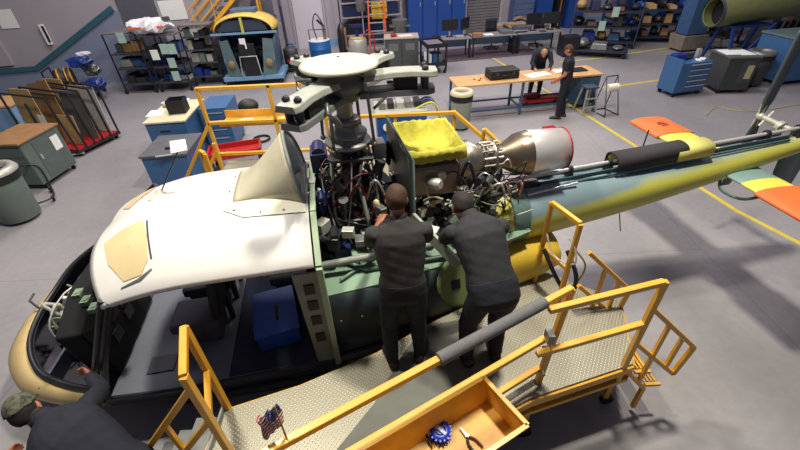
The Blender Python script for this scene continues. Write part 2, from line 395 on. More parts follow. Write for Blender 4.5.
# tan nose extension at near lower side down to the door post
# --- instrument console
mb = MB()
mb.plate([(1.02, -.66, .62), (1.02, .38, .62), (.92, .44, 1.38), (.94, -.2, 1.42), (.98, -.72, 1.3)], (.22, 0, 0))
con = hp(mb, 'instrument_panel', M('panel_black', (9, 9, 12), .95), bev=.02)
for i, v in enumerate((-.05, .12, .28)):
    mb = MB(); mb.cyl((1.2, v, 1.31), (1.235, v, 1.31), .055, n=14); hp(mb, 'gauge', M('gauge_face', (92, 104, 88), .4), con)
for px_, py_ in ((78, 293), (86, 300), (94, 307)):
    q_ = _inv[H.name] @ G(px_, py_, 1.41); mb = MB(); mb.box((q_.x, q_.y, 1.40), (.07, .10, .05)); mb.cyl((q_.x, q_.y, 1.42), (q_.x, q_.y, 1.432), .03, n=12); hp(mb, 'gauge', M('gauge_pale', (120, 140, 116), .5), con)
for i, (v, z) in enumerate(((-.5, 1.1), (-.3, 1.12), (-.1, 1.1), (.1, 1.1), (-.4, .92), (-.1, .92))):
    mb = MB(); mb.box((1.245, v, z), (.02, .15, .13)); hp(mb, 'display', BLKM, con)
for i in range(30):
    a = rnd.uniform(-.2, .4); b = a + rnd.uniform(-.15, .12); z = rnd.uniform(.88, 1.10); s_ = rnd.uniform(.52, .84)
    mb = MB(); mb.tube(bez([(s_, a, z), (s_ + rnd.uniform(-.1, .1), (a + b) / 2, z + rnd.uniform(-.02, .08)), (s_ + rnd.uniform(-.1, .12), b, z - rnd.uniform(.05, .2))], 4), rnd.choice((.010, .014, .02)), 6)
    hp(mb, 'wire_bundle', [M('cable_cream', (190, 184, 160), .6), BLKM, M('cable_grey', (150, 152, 150), .5), WHITE, M('cable_olive', (120, 124, 92), .6)][i % 5])
for i in range(14):
    a = rnd.uniform(-.3, .6); b = rnd.uniform(-.4, .5); z = rnd.uniform(.85, 1.3)
    mb = MB(); mb.tube(bez([(.96, a, z), (.82 + rnd.uniform(-.1, .05), (a + b) / 2, z + rnd.uniform(-.1, .08)), (.70 + rnd.uniform(-.06, .12), b, z - .2), (.66, b + .05, .6)], 4), rnd.choice((.008, .011, .014)), 6)
    hp(mb, 'wire_bundle', [M('cable_cream', (190, 184, 160), .6), BLKM, M('cable_grey', (150, 152, 150), .5), WHITE, M('cable_olive', (120, 124, 92), .6)][i % 5])
for i, (s, v, z, c) in enumerate(((.62, .15, .75, 'g'), (.72, .45, .85, 'b'), (.55, -.15, .68, 'b'), (.85, .55, 1.0, 'g'), (.78, .0, .95, 'w'), (.82, .3, 1.12, 'w'))):
    mb = MB(); mb.box((s, v, z), (.14, .2, .14), rz=.3 * i); hp(mb, 'avionics_box', {'g': GREY, 'b': BLKM, 'w': M('box_pale', (176, 174, 160), .4)}[c], bev=.008)
mb = MB(); mb.plate([(1.35, .55, 1.32), (1.5, .95, 1.30), (1.56, .95, 1.72), (1.42, .55, 1.7)], (.01, .0, .01)); hp(mb, 'pink_cover', PINK)
for v in (-.55, -.4):
    mb = MB(); mb.tube(bez([(1.08, v, .60), (1.12, v, .75), (1.02, v + .02, .88)], 4), .016); mb.box((1.0, v + .02, .89), (.05, .1, .08)); hp(mb, 'pedal', M('pedal_tan', (150, 110, 90), .5))
# --- seats
def seat(s, v, w=.5, back=.75):
    mb = MB(); mb.box((s, v, .86), (.5, w, .12)); mb.box((s, v, .70), (.42, w * .9, .22))
    st = hp(mb, 'seat', M('seat_grey', (66, 68, 76), .8), bev=.03)
    mb = MB(); mb.box((s + .28, v, 1.2), (.1, w, back), rot=Matrix.Rotation(R(10), 3, 'Y')); hp(mb, 'seat_back', M('seat_black', (27, 28, 33), .7), st, bev=.03)
seat(1.98, .32, .46); seat(1.98, -.25, .40, .55)
seat(2.95, .45, .8, .7)
for i in range(3):
    mb = MB(); mb.box((2.25, -.1 + i * .3, .9), (.05, .04, 1.3), rot=Matrix.Rotation(R(-4 + 3 * i), 3, 'X')); hp(mb, 'cabin_strut', BLKM)
mb = MB(); mb.box((1.95, -.38, 1.52), (.25, .12, .1)); mb.tube(bez([(1.8, -.3, 1.5), (1.95, -.2, 1.58), (2.1, -.35, 1.5)], 4), .02); hp(mb, 'overhead_lever', BLKM)
mb = MB(); mb.box((1.62, -.62, .607), (.26, .2, .012)); hp(mb, 'floor_hatch', DKGREY)
# --- roof
def rooff(v): return 1.46 + (.60 if v > 0 else .20) * (abs(v) / .92) ** 2.6
NV = 24
def roofpt(v, t):
    s0 = rooff(v); s = s0 + (3.36 - s0) * t; e = abs(v) / .93
    crown = 1.90 + .30 * (1 - e ** 2.4)
    nosed = .24 * max(0, 1 - (s - s0) / .75) ** 2.0
    return Vector((s, v, crown - nosed * (1 - .55 * e)))
rings = []
for j in range(13):
    t = (j / 12) ** 1.5; row = [roofpt(-.93 + 1.86 * k / NV, t) for k in range(NV + 1)]
    w0, w1 = row[0].copy(), row[-1].copy()
    row = [w0 + Vector((0, .01, -.06)), w0 + Vector((0, -.010, -.03))] + row + [w1 + Vector((0, .010, -.03)), w1 + Vector((0, -.01, -.06))]
    rings.append(row)
mb = MB(); mb.loft(rings, 0, cap=False, closed=False)
roof = hp(mb, 'roof', WHITE); sm = roof.modifiers.new('solid', 'SOLIDIFY'); sm.thickness = .025; sm.offset = -1
def onroof(pts, name, mat, lift=.006, parent=roof):
    """patch lying on the roof skin, given by its (s, v) outline: fan of a fine grid"""
    mb = MB(); c = Vector((sum(p[0] for p in pts) / len(pts), sum(p[1] for p in pts) / len(pts), 0)); rings = []
    dense = []
    for a, b in zip(pts, pts[1:] + pts[:1]):
        for k in range(5): dense.append((a[0] + (b[0] - a[0]) * k / 5, a[1] + (b[1] - a[1]) * k / 5))
    for q in (1.0, .75, .5, .25, .02):
        rr = []
        for a in dense:
            s, v = c.x + (a[0] - c.x) * q, c.y + (a[1] - c.y) * q; s0 = rooff(v)
            rr.append(roofpt(v, max(0, (s - s0) / (3.36 - s0))) + Vector((0, 0, lift)))
        rings.append(rr)
    mb.loft(rings, 0, cap=False); return hp(mb, name, mat, parent)
onroof([(1.61, -.42), (1.76, -.34), (1.94, -.31), (2.01, -.50), (2.05, -.72), (2.00, -.82), (1.86, -.83), (1.71, -.66)], 'tan_window_panel', TANP)
onroof([(1.58, .12), (1.68, .32), (1.84, .47), (1.82, .25), (1.68, .04)], 'tan_window_panel', M('tan_rose', (205, 170, 140), .55))
onroof([(1.97, -.33), (2.07, -.72), (2.085, -.72), (1.985, -.33)], 'panel_gap', DKGREY)
onroof([(1.84, -.875), (2.0, -.86), (2.09, -.80), (2.085, -.79), (1.99, -.85), (1.84, -.865)], 'panel_gap', GREY)
mb = MB(); mb.lathe(roofpt(.08, (1.98 - rooff(.08)) / (3.36 - rooff(.08))) - Vector((0, 0, .01)), (0, 0, 1), [(0, .11), (.015, .08), (.03, .04), (.05, .03), (.07, .01)], 14)
an = hp(mb, 'antenna_base', M('antenna_cream', (214, 208, 192), .4), roof)
mb = MB(); p = roofpt(.08, (1.98 - 1.46) / 1.9); mb.tube([(1.98, .08, p.z), (2.31, .04, p.z + .44)], .006, 6); hp(mb, 'antenna_rod', BLACK, roof)
mb = MB(); mb.plate([(2.24, .02, p.z + .42), (2.38, .03, p.z + .43), (2.37, .10, p.z + .50), (2.24, .09, p.z + .50)], (0, .004, .003)); hp(mb, 'antenna_tag', PAPER, roof)
# --- intake cowling: flange then arch rising aft
mb = MB(); rings = []
for k in range(15):
    t = k / 14; s = 2.70 + .62 * t; hw = .30 + .12 * t - .05 * math.sin(t * 3.1); hh = .02 + .47 * t ** 1.25; rr = []
    for q in range(21):
        a = math.pi * q / 20; ca_, sa_ = math.cos(a), math.sin(a)
        v = .04 - hw * math.copysign(abs(ca_) ** (1.0 + .4 * t), ca_); z0 = roofpt(v, (s - rooff(v)) / (3.36 - rooff(v))).z
        rr.append(Vector((s - .10 * t * sa_, v, z0 * (1 - abs(sa_) ** .5) + 2.19 * abs(sa_) ** .5 + hh * sa_ ** (.9))))
    rings.append(rr)
mb.loft(rings, 0, cap=False, closed=False)
for i_ in range(14):
    for j_ in range(20):
        if 5 <= i_ <= 9 and 12 <= j_ <= 15: mb.mi[i_ * 20 + j_] = 1
cowl = hp(mb, 'intake_cowling', [M('cowl_beige', (182, 176, 152), .4, var=.08), M('inlet_grey', (60, 62, 58), .6)]); cowl.modifiers.new('solid', 'SOLIDIFY').thickness = .012
onroof([(2.62, -.36), (2.60, .0), (2.66, .42), (3.34, .52), (3.34, -.50), (2.80, -.47)], 'cowling_flange', CREAM, .01, cowl)
mb = MB(); mb.loft([rings[-1], [Vector((p.x + .0, .04 + (p.y - .04) * .5, 2.12 + (p.z - 2.12) * .55)) for p in rings[-1]], [Vector((p.x + .0, .04 + (p.y - .04) * .1, 2.12 + (p.z - 2.12) * .1)) for p in rings[-1]]], 0, cap=False, closed=False); hp(mb, 'aft_frame', M('lip_grey', (128, 138, 132), .5), cowl)
mb = MB(); mb.tube(rings[-1], .018, 6); hp(mb, 'cowling_lip', M('lip_grey', (128, 138, 132), .5), cowl)
mb = MB()
mb = MB()
for i in range(7):
    p = rings[-2][3 + 2 * i]; mb.ball((p.x, p.y - .004 if p.y < 0 else p.y, p.z + .004), .009, 6, 4)
for s, v in ((2.72, -.38), (2.95, -.44), (3.15, -.45), (2.65, -.1), (2.66, .2)): mb.ball(roofpt(v, (s - rooff(v)) / (3.36 - rooff(v))) + Vector((0, 0, .012)), .010, 6, 4)
hp(mb, 'cowling_screws', GREY, cowl)
# --- aft bulkhead and door post with cut-outs
mb = MB()
mb.plate([(3.36, -.90, .6), (3.36, .90, .6), (3.36, .92, 1.84), (3.36, .5, 2.1), (3.36, -.5, 2.1), (3.36, -.92, 1.84)], (.025, 0, 0)); hp(mb, 'bulkhead', M('bulkhead_grey', (74, 84, 92), .55))
mb = MB(); mb.beam((3.40, -.93, .56), (3.40, -.93, 1.86), .05, .09); mb.beam((3.40, -.93, 1.86), (3.40, -.5, 2.12), .05, .05); mb.beam((3.40, -.5, 2.12), (3.40, .5, 2.12), .05, .05)
post = hp(mb, 'bulkhead_post', M('post_green', (150, 170, 140), .5))
mb = MB(); mb.plate([(3.20, -.93, .6), (3.38, -.93, .6), (3.38, -.93, 1.80), (3.16, -.93, 1.80)], (0, .02, 0)); jp = hp(mb, 'jamb_panel', M('jamb_pale', (116, 126, 120), .5), post)
for z in (1.62, 1.42, 1.22, .98):
    mb = MB(); mb.box((3.28, -.935, z), (.09, .02, .11)); hp(mb, 'cut_out', BLACK, post)
# --- engine deck + side skin
dk = [(3.38, .90), (3.9, .85), (4.5, .74), (5.1, .58), (5.6, .42)]
mb = MB(); mb.prism(outline(0, dk), 1.44, 1.47); hp(mb, 'engine_deck', M('deck_green', (122, 150, 126), .5, var=.08))
for sg in (-1, 1):
    mb = MB(); rings = []
    for i in range(9):
        s = 3.40 + i * .2; w = interp(dk, s); wf = interp(fl, s); rings.append([Vector((s, sg * (w + .0), 1.46)), Vector((s, sg * (w + .05), 1.2)), Vector((s, sg * (wf + .06), .85)), Vector((s, sg * wf, .56))])
    mb.loft(rings, 0, cap=False, closed=False); o = hp(mb, 'side_skin', DGRN); o.modifiers.new('solid', 'SOLIDIFY').thickness = .02
mb = MB()
for s in (3.5, 3.7, 3.9, 4.1, 4.3, 4.5): mb.ball((s, -interp(dk, s) - .058, 1.16), .012, 6, 4)
hp(mb, 'side_fasteners', GREY)
mb = MB(); mb.tube([(3.38, -.62, 1.60), (4.6, -.62, 1.66)], .035, 10); hp(mb, 'deck_tube', M('tube_grey', (132, 136, 128), .45))
mb = MB(); mb.tube([(3.36, -.3, 1.52), (3.8, -.66, 1.50), (4.6, -.66, 1.52)], .02, 8); mb.tube([(3.55, -.75, 1.5), (3.9, -.5, 1.5), (4.3, -.4, 1.5)], .016, 8); hp(mb, 'deck_brace', M('brace_green', (96, 120, 104), .5))
# round open access panel between the mechanics
mb = MB(); c = Vector((4.72, -.90, 1.42)); ax = Vector((.15, -1, .25)).normalized()
mb.lathe(c, ax, [(0, .30), (.02, .30), (.03, .27)], 24)
ap = hp(mb, 'access_panel', M('panel_zinc_green', (134, 152, 96), .5, var=.1))
x_, y_ = frame_of(ax)
for (a, b, w, h) in ((.06, .08, .1, .14), (-.12, -.02, .09, .1), (.1, -.14, .12, .07)):
    p = c + ax * .032 + x_ * a + y_ * b; mb = MB(); mb.plate([p - x_ * w / 2 - y_ * h / 2, p + x_ * w / 2 - y_ * h / 2, p + x_ * w / 2 + y_ * h / 2, p - x_ * w / 2 + y_ * h / 2], ax * .004); hp(mb, 'panel_opening', BLACK, ap)
# --- aft fuselage and tail boom
def boomc(s): return (interp([(5.0, 1.30), (5.5, 1.46), (6.85, 1.54), (7.85, 1.67), (9.4, 1.90)], s), interp([(5.0, .42), (5.5, .37), (6.85, .275), (7.85, .21), (9.4, .10)], s))
def boomring(s, n=28, k=1.0): z, r = boomc(s); return [Vector((s, r * k * math.cos(2 * math.pi * i / n), z + r * k * math.sin(2 * math.pi * i / n))) for i in range(n)]
def boom_mat():
    m = bpy.data.materials.new('tail_boom_primer'); m.use_nodes = True; nt = m.node_tree; b = nt.nodes['Principled BSDF']
    tc = nt.nodes.new('ShaderNodeTexCoord'); sp = nt.nodes.new('ShaderNodeSeparateXYZ'); nt.links.new(tc.outputs['Object'], sp.inputs[0])
    no = nt.nodes.new('ShaderNodeTexNoise'); no.inputs['Scale'].default_value = 2.2; nt.links.new(tc.outputs['Object'], no.inputs['Vector'])
    def math_(op, a, b_=None):
        n_ = nt.nodes.new('ShaderNodeMath'); n_.operation = op
        for i, q in enumerate((a, b_)):
            if q is None: continue
            if isinstance(q, (int, float)): n_.inputs[i].default_value = q
            else: nt.links.new(q, n_.inputs[i])
        return n_.outputs[0]
    # height over a line that rises aft; sprayed edge between the two paints
    h = math_('SUBTRACT', sp.outputs[2], math_('ADD', math_('MULTIPLY', sp.outputs[0], .125), .36))
    h = math_('ADD', math_('SUBTRACT', h, .5), math_('MULTIPLY', math_('SUBTRACT', no.outputs[0], .5), .09))
    r = nt.nodes.new('ShaderNodeValToRGB'); e = r.color_ramp.elements
    e[0].position = .0; e[0].color = lin((188, 186, 74)) + (1,); e[1].position = .5; e[1].color = lin((122, 144, 150)) + (1,)
    x1 = math_('MULTIPLY', math_('ADD', h, .06), 12); cl = nt.nodes.new('ShaderNodeClamp'); nt.links.new(x1, cl.inputs[0])
    nt.links.new(math_('MULTIPLY', cl.outputs[0], .5), r.inputs[0]); nt.links.new(r.outputs[0], b.inputs['Base Color'])
    b.inputs['Roughness'].default_value = .35; return m
BOOM = boom_mat()
mb = MB(); mb.loft([boomring(s) for s in (5.45, 5.8, 6.2, 6.6, 7.0, 7.4, 7.85, 8.3, 8.8, 9.3)]); boom = hp(mb, 'tail_boom', BOOM)
mb = MB(); mb.loft([boomring(s, k=1.02) for s in (5.40, 5.62)]); hp(mb, 'boom_band', M('band_green', (84, 110, 106), .4), boom)
mb = MB(); mb.loft([boomring(s, k=1.03) for s in (5.16, 5.42)]); hp(mb, 'boom_band', YGRN, boom)
mb = MB(); rings = []
for s, w, zt, zb in ((4.6, .66, 1.30, .50), (5.0, .62, 1.30, .58), (5.4, .58, 1.28, .68), (5.8, .54, 1.24, .80), (6.0, .48, 1.2, .86), (6.06, .3, 1.15, .95)):
    rings.append([Vector((s, w * math.copysign(abs(math.cos(a)) ** .5, math.cos(a)), (zt + zb) / 2 + (zt - zb) / 2 * math.copysign(abs(math.sin(a)) ** .6, math.sin(a)))) for a in [2 * math.pi * k / 24 for k in range(24)]])
mb.loft(rings); hp(mb, 'aft_fairing', M('fairing_yellow', (196, 166, 48), .45, var=.05))
# shaft tray, drive shaft, couplings
mb = MB()
for sg in (-1, 1):
    mb.beam((5.5, sg * .075, 1.80), (8.9, sg * .05, 2.0), .012, .05)
    mb.beam((5.5, sg * .11, 1.76), (8.9, sg * .07, 1.97), .02, .02)
hp(mb, 'shaft_tray', M('tray_dark', (64, 92, 100), .5))
mb = MB(); mb.tube([(5.2, 0, 1.86), (9.1, 0, 2.07)], .022, 10); hp(mb, 'drive_shaft', SILVER)
for s in (6.18, 6.65, 8.62, 9.05):
    z = 1.86 + (s - 5.2) * .0538; mb = MB(); mb.cyl((s - .02, 0, z), (s + .02, 0, z), .045, n=14); mb.box((s, 0, z - .07), (.05, .1, .08)); hp(mb, 'shaft_bearing', BLKM)
def cover(s0, s1, w, zt, name, mat, lab=None):
    mb = MB(); rings = []
    for s in (s0, s1):
        z = 1.86 + (s - 5.2) * .0538
        rings.append([Vector((s, w * math.cos(a), z - .07 + (zt + .07) * (math.sin(a) if math.sin(a) > 0 else 0) ** .35)) for a in [math.pi * k / 14 for k in range(15)]])
    mb.loft(rings, 0, cap=False, closed=False); o = hp(mb, name, mat); o.modifiers.new('solid', 'SOLIDIFY').thickness = .014; return o
cover(6.68, 7.52, .125, .10, 'black_foam_cover', M('foam_black', (44, 42, 46), .9, bump=.2))
cover(6.70, 7.50, .105, .075, 'cover_liner', YGRN)
cover(7.40, 7.84, .135, .075, 'shaft_cover', M('cover_zinc', (186, 182, 98), .65, var=.04))
mb = MB(); mb.tube([(7.2, .2, 1.8), (7.25, .25, 2.15)], .008, 6); hp(mb, 'boom_antenna', BLACK)
mb = MB(); mb.tube([(6.9, -.12, 1.28), (6.98, -.14, 1.02)], .006, 6); hp(mb, 'belly_antenna', BLACK)
mb = MB(); mb.tube([(5.3, -.35, 1.62), (5.6, -.38, 1.72)], .008, 6); hp(mb, 'support_rod', LGREY)
# stabiliser
def wing(v0, v1, name, mat, z=1.66, th=.045, c0=8.10, c1=8.62):
    mb = MB(); rings = []
    for v in (v0, v1):
        rings.append([Vector((c0 + (c1 - c0) * (.5 - .5 * math.cos(a)), v, z + th * math.sin(a) * (1 - .4 * (.5 - .5 * math.cos(a))))) for a in [2 * math.pi * k / 20 for k in range(20)]])
    mb.loft(rings); return hp(mb, name, mat)
st = wing(-.38, -.10, 'stabiliser_root', GBLUE); wing(-.60, -.38, 'stabiliser', M('stab_zinc', (206, 196, 76), .5, var=.05)); wing(.10, .98, 'stabiliser', M('stab_zinc', (206, 196, 76), .5))
for (v0, v1) in ((-1.28, -.58), (.94, 1.52)):
    pad = wing(v0, v1, 'orange_tip_cover', ORANGE, th=.06, c0=8.06, c1=8.66)
    vm = (v0 + v1) / 2
    for i in range(3):
        mb = MB(); mb.box((8.36, vm - .06 + i * .05, 1.722), (.10 if i != 1 else .14, .012, .006)); hp(mb, 'stencil_mark', M('stencil', (70, 40, 30), .8), pad)
mb = MB(); mb.tube(bez([(8.12, -.12, 1.60), (8.08, -.22, 1.50), (8.2, -.4, 1.46), (8.35, -.5, 1.55), (8.42, -.52, 1.64)], 6), .018); hp(mb, 'stabiliser_brace', M('brace_grey', (90, 112, 108), .5))
# tail rotor and fin
mb = MB(); mb.tube([(9.25, .06, 1.93), (9.2, .55, 1.97)], .035, 12); mb.ball((9.2, .6, 1.97), (.05, .06, .05)); mb.box((9.2, .62, 1.97), (.05, .05, .3)); mb.tube([(9.14, .52, 1.88), (9.26, .52, 2.06)], .014); mb.cyl((9.2, .28, 1.94), (9.2, .34, 1.95), .07, n=14); mb.box((9.25, 0, 1.92), (.3, .16, .18)); hp(mb, 'tail_gearbox', LGREY, bev=.01)
for dz in (-1, 1):
    mb = MB(); mb.loft([[Vector((9.2 + q[0] * w, .6 + q[1] * .5 * w, 1.97 + dz * z)) for q in ((-.5, 0), (-.2, .1), (.4, .04), (.5, 0), (.4, -.04), (-.2, -.1))] for z, w in ((.03, .08), (.22, .17), (1.0, .17), (1.04, .13))])
    hp(mb, 'tail_rotor_blade', M('blade_grey', (62, 70, 74), .4))
mb = MB(); mb.loft([[Vector((9.22 + dx + q[0] * w, q[1], z)) for q in ((-.5, 0), (-.1, .03), (.5, 0), (-.1, -.03))] for z, w, dx in ((1.86, .5, 0), (1.5, .42, .02), (1.15, .3, .08))]); hp(mb, 'ventral_fin', M('fin_green', (92, 112, 108), .4))
mb = MB(); mb.tube([(8.60, -1.10, 1.63), (8.50, -1.16, 1.25)], .012, 6); hp(mb, 'red_flag_rod', RED)
# --- transmission, mast and rotor head
mb = MB(); mb.lathe((3.8, 0, 1.47), (0, 0, 1), [(0, .20), (.08, .24), (.12, .22), (.25, .20), (.30, .26), (.34, .26), (.38, .18), (.55, .14), (.62, .17), (.68, .17), (.72, .10), (.95, .075)], 24); gb = hp(mb, 'gearbox', M('gearbox_dark', (62, 60, 56), .4, .5, var=.3))
mb = MB(); mb.tube([(3.8, 0, 2.3), (3.8, 0, 3.16)], .075, 14); mb.lathe((3.8, 0, 2.50), (0, 0, 1), [(0, .07), (.02, .085), (.25, .085), (.27, .07)], 18); hp(mb, 'rotor_mast', M('mast_grey', (142, 142, 136), .4, .5))
for i, a in enumerate((-150, -75, 20, 95)):
    x, y = math.cos(R(a)), math.sin(R(a)); mb = MB(); mb.tube([(3.8 + .52 * x, .48 * y, 1.47), (3.8 + .16 * x, .16 * y, 2.22)], .022, 8); mb.ball((3.8 + .16 * x, .16 * y, 2.22), .035, 8, 6); hp(mb, 'pylon_strut', M('tube_grey', (132, 136, 128), .45))
mb = MB(); mb.lathe((3.8, 0, 2.50), (.03, 0, 1), [(0, .14), (.02, .21), (.04, .22), (.06, .21), (.07, .15), (.10, .15), (.11, .18), (.14, .18), (.15, .11), (.22, .11), (.23, .13), (.26, .13), (.27, .10)], 28)
sw = hp(mb, 'swashplate', M('swash_grey', (144, 144, 138), .4, .5))
for i in range(4):
    a = R(-122 + 90 * i); x, y = math.cos(a), math.sin(a)
    mb = MB(); mb.tube([(3.8 + .2 * x, .2 * y, 2.54), (3.8 + .27 * x, .27 * y, 2.54), (3.8 + .24 * x, .24 * y, 3.0)], .015, 8); mb.ball((3.8 + .27 * x, .27 * y, 2.54), .028, 8, 6); hp(mb, 'pitch_link', GREY, sw)
mb = MB(); mb.plate([(3.62, -.20, 2.42), (4.0, -.20, 2.40), (4.02, -.14, 2.40), (3.94, .1, 2.4), (3.66, .1, 2.42), (3.58, -.14, 2.42)], (0, 0, .03)); hp(mb, 'control_bracket', DKGREY, bev=.006)
mb = MB(); mb.lathe((3.8, 0, 2.92), (0, 0, 1), [(0, .10), (.02, .15), (.08, .15), (.10, .20), (.18, .20), (.20, .16), (.26, .16)], 24); hub = hp(mb, 'rotor_hub', M('hub_grey', (116, 119, 116), .45, .3))
mb = MB(); mb.lathe((3.8, 0, 3.205), (0, 0, 1), [(0, .29), (.008, .33), (.022, .335), (.04, .31), (.062, .17), (.064, .12), (.074, .11), (.078, .03), (.078, .001)], 48); dome = hp(mb, 'hub_cover', M('dome_cream', (186, 184, 162), .4, var=.04))
mb = MB(); mb.lathe((3.8, 0, 3.282), (0, 0, 1), [(0, .013), (.006, .012)], 12); hp(mb, 'centre_cap', BLACK, dome)
for i, a in enumerate((-122, -6, 52, 117)):
    a = R(a); x, y = Vector((math.cos(a), math.sin(a), 0)), Vector((-math.sin(a), math.cos(a), 0)); c = Vector((3.8, 0, 3.09))
    def P(u, w, h): return c + x * u + y * w + Vector((0, 0, h))
    mb = MB()
    mb.loft([[P(u, w * q, h), P(u, w * q * .8, h + .05), P(u, -w * q * .8, h + .05), P(u, -w * q, h)] for u, w, q, h in ((.20, .115, 1, .0), (.45, .105, 1, .02), (.60, .10, 1, .02), (.77, .11, 1, .01), (.82, .09, 1, .01))], smooth=False)
    g = hp(mb, 'blade_grip', [LGREY, CREAM, CREAM, CREAM][i] if 0 else M('grip_grey', (146, 149, 140), .45, .1), bev=.01)
    mb = MB(); mb.loft([[P(u, w, h), P(u, w * .9, h + .05), P(u, -w * .9, h + .05), P(u, -w, h)] for u, w, h in ((.15, .11, -.14), (.45, .115, -.13), (.74, .10, -.14), (.80, .085, -.13))], smooth=False); hp(mb, 'lower_grip', M('hub_grey', (116, 119, 116), .45, .3), g, bev=.008)
    for w in (-.05, .05):
        mb = MB(); q = P(.72, w, .07); mb.lathe(q, (0, 0, 1), [(0, .03), (.015, .03), (.02, .018), (.03, .018), (.03, .001)], 12); hp(mb, 'bolt', BLKM, g)
        q = P(.72, w, -.13); mb = MB(); mb.cyl(q, q + Vector((0, 0, .18)), .03, n=10); hp(mb, 'pin', DKGREY, g)
    mb = MB(); mb.box(P(.55, 0, -.02), (.2, .16, .12), rz=a); hp(mb, 'elastomer_block', BLACK, g)
    mb = MB(); mb.tube([P(.40, .08, -.06), P(.55, .17, -.08), P(.48, .20, -.14), P(.26, .1, -.30)], .016, 6); hp(mb, 'pitch_horn', GREY, g)
# --- clutter of the drive bay: hoses, wires, boxes
def hose(pts, r, mat, name='hose'): mb = MB(); mb.tube(bez(pts, 6), r, 7); return hp(mb, name, mat)
rr_ = random.Random(3)
WM = [BLKM, BLKM, DKGREY, M('cable_grey', (150, 152, 150), .5), M('cable_olive', (120, 124, 92), .6), M('copper_pipe', (120, 84, 64), .4, .6), M('hose_maroon', (90, 30, 30), .5), M('cable_cream', (190, 184, 160), .6), BLACK, SILVER]
for i in range(90):
    a0, a1 = rr_.uniform(0, 6.28), rr_.uniform(0, 6.28); r0, r1 = rr_.uniform(.12, .45), rr_.uniform(.15, .42)
    p = [(3.8 + r0 * math.cos(a0), r0 * math.sin(a0), rr_.uniform(1.5, 1.9)), (3.8 + .3 * math.cos((a0 + a1) / 2), .3 * math.sin((a0 + a1) / 2), rr_.uniform(1.7, 2.3)), (3.8 + r1 * .6 * math.cos(a1), r1 * .6 * math.sin(a1), rr_.uniform(1.6, 2.55))]
    hose(p, rr_.choice((.006, .008, .011, .016)), WM[i % 10], 'transmission_hose')
for i in range(54):
    a = rr_.uniform(0, 6.28); r0 = rr_.uniform(.14, .55); z = rr_.uniform(1.53, 2.0 if i > 16 else 2.35)
    mb = MB(); c = (3.8 + r0 * math.cos(a), r0 * math.sin(a), z)
    if i % 2: mb.cyl(c, (c[0] + rr_.uniform(-.1, .1), c[1] + rr_.uniform(-.1, .1), z + .12), rr_.uniform(.03, .06), n=12)
    else: mb.box(c, (rr_.uniform(.07, .14), rr_.uniform(.07, .14), rr_.uniform(.06, .12)), rz=a)
    hp(mb, 'servo_unit', [GREY, BLKM, ENGM, DKGREY, LGREY, BLACK][i % 6], bev=.006)
mb = MB(); mb.box((4.08, .02, 2.42), (.12, .16, .16)); hp(mb, 'control_box', M('pale_box', (186, 184, 172), .4), bev=.01)
mb = MB(); mb.ball((3.98, -.34, 2.02), (.035, .035, .05)); hp(mb, 'oil_cap', M('cap_cream', (216, 196, 160), .4))
mb = MB()
mb.lathe((4.18, .18, 2.28), (1, -.3, .1), [(0, .12), (.01, .13), (.02, .12), (.02, .10), (0, .1)], 20); hp(mb, 'duct_ring', BLACK)
for i, (s, v, z, a_, b_, c_) in enumerate(((3.62, .42, 1.72, .34, .16, .46), (3.98, .40, 1.68, .28, .2, .40), (3.80, .22, 1.62, .40, .2, .28), (4.12, .15, 1.78, .12, .3, .5), (3.52, .10, 1.62, .16, .3, .3), (4.1, -.2, 1.6, .14, .2, .24))):
    mb = MB(); mb.box((s, v, z), (a_, b_, c_), rz=.1 * i); mb.cyl((s - a_ / 3, v - b_ / 2 - .01, z), (s + a_ / 3, v - b_ / 2 - .01, z + .05), .05, n=12); mb.cyl((s, v - b_ / 2 - .02, z + c_ / 3), (s, v - b_ / 2 + .05, z + c_ / 3), .06, n=14); hp(mb, 'equipment_box', [BLKM, DKGREY, M('gearbox_dark', (62, 60, 56), .4, .5, var=.3)][i % 3], bev=.012)
# dark blue hydraulic reservoirs ahead of the mast
for i, (s, v, z, r_) in enumerate(((3.50, .20, 2.30, .11), (3.56, -.05, 2.16, .08), (3.52, .22, 2.05, .10), (3.50, -.30, 1.62, .10), (3.6, -.42, 1.56, .07), (3.50, .05, 1.85, .09), (3.48, -.18, 2.0, .08), (3.55, -.45, 1.75, .08), (3.48, .45, 2.2, .1), (3.6, .4, 2.0, .1), (3.5, .3, 1.65, .12))):
    mb = MB(); mb.box((s, v, z), (r_ * 1.5, r_ * 2.4, r_ * 1.8), rz=.4 * i); mb.cyl((s, v - r_, z + r_ * .8), (s, v + r_, z + r_ * .8), r_ * .6, n=12)
    hp(mb, 'servo_actuator', [M('navy_part', (26, 38, 88), .35), BLKM][i % 2], bev=.012)
for i, (s, v, z) in enumerate(((3.46, -.1, 2.0), (3.48, -.25, 1.72), (3.5, .12, 2.16), (3.5, .3, 1.9))):
    mb = MB(); mb.cyl((s, v, z), (s + .12, v - .05, z - .02), .013, n=8); hp(mb, 'actuator_rod', SILVER)
mb = MB(); mb.tube([(3.62, -.22, 1.5), (3.75, -.12, 2.3)], .028, 10); hp(mb, 'pylon_strut', M('tube_grey', (132, 136, 128), .45))
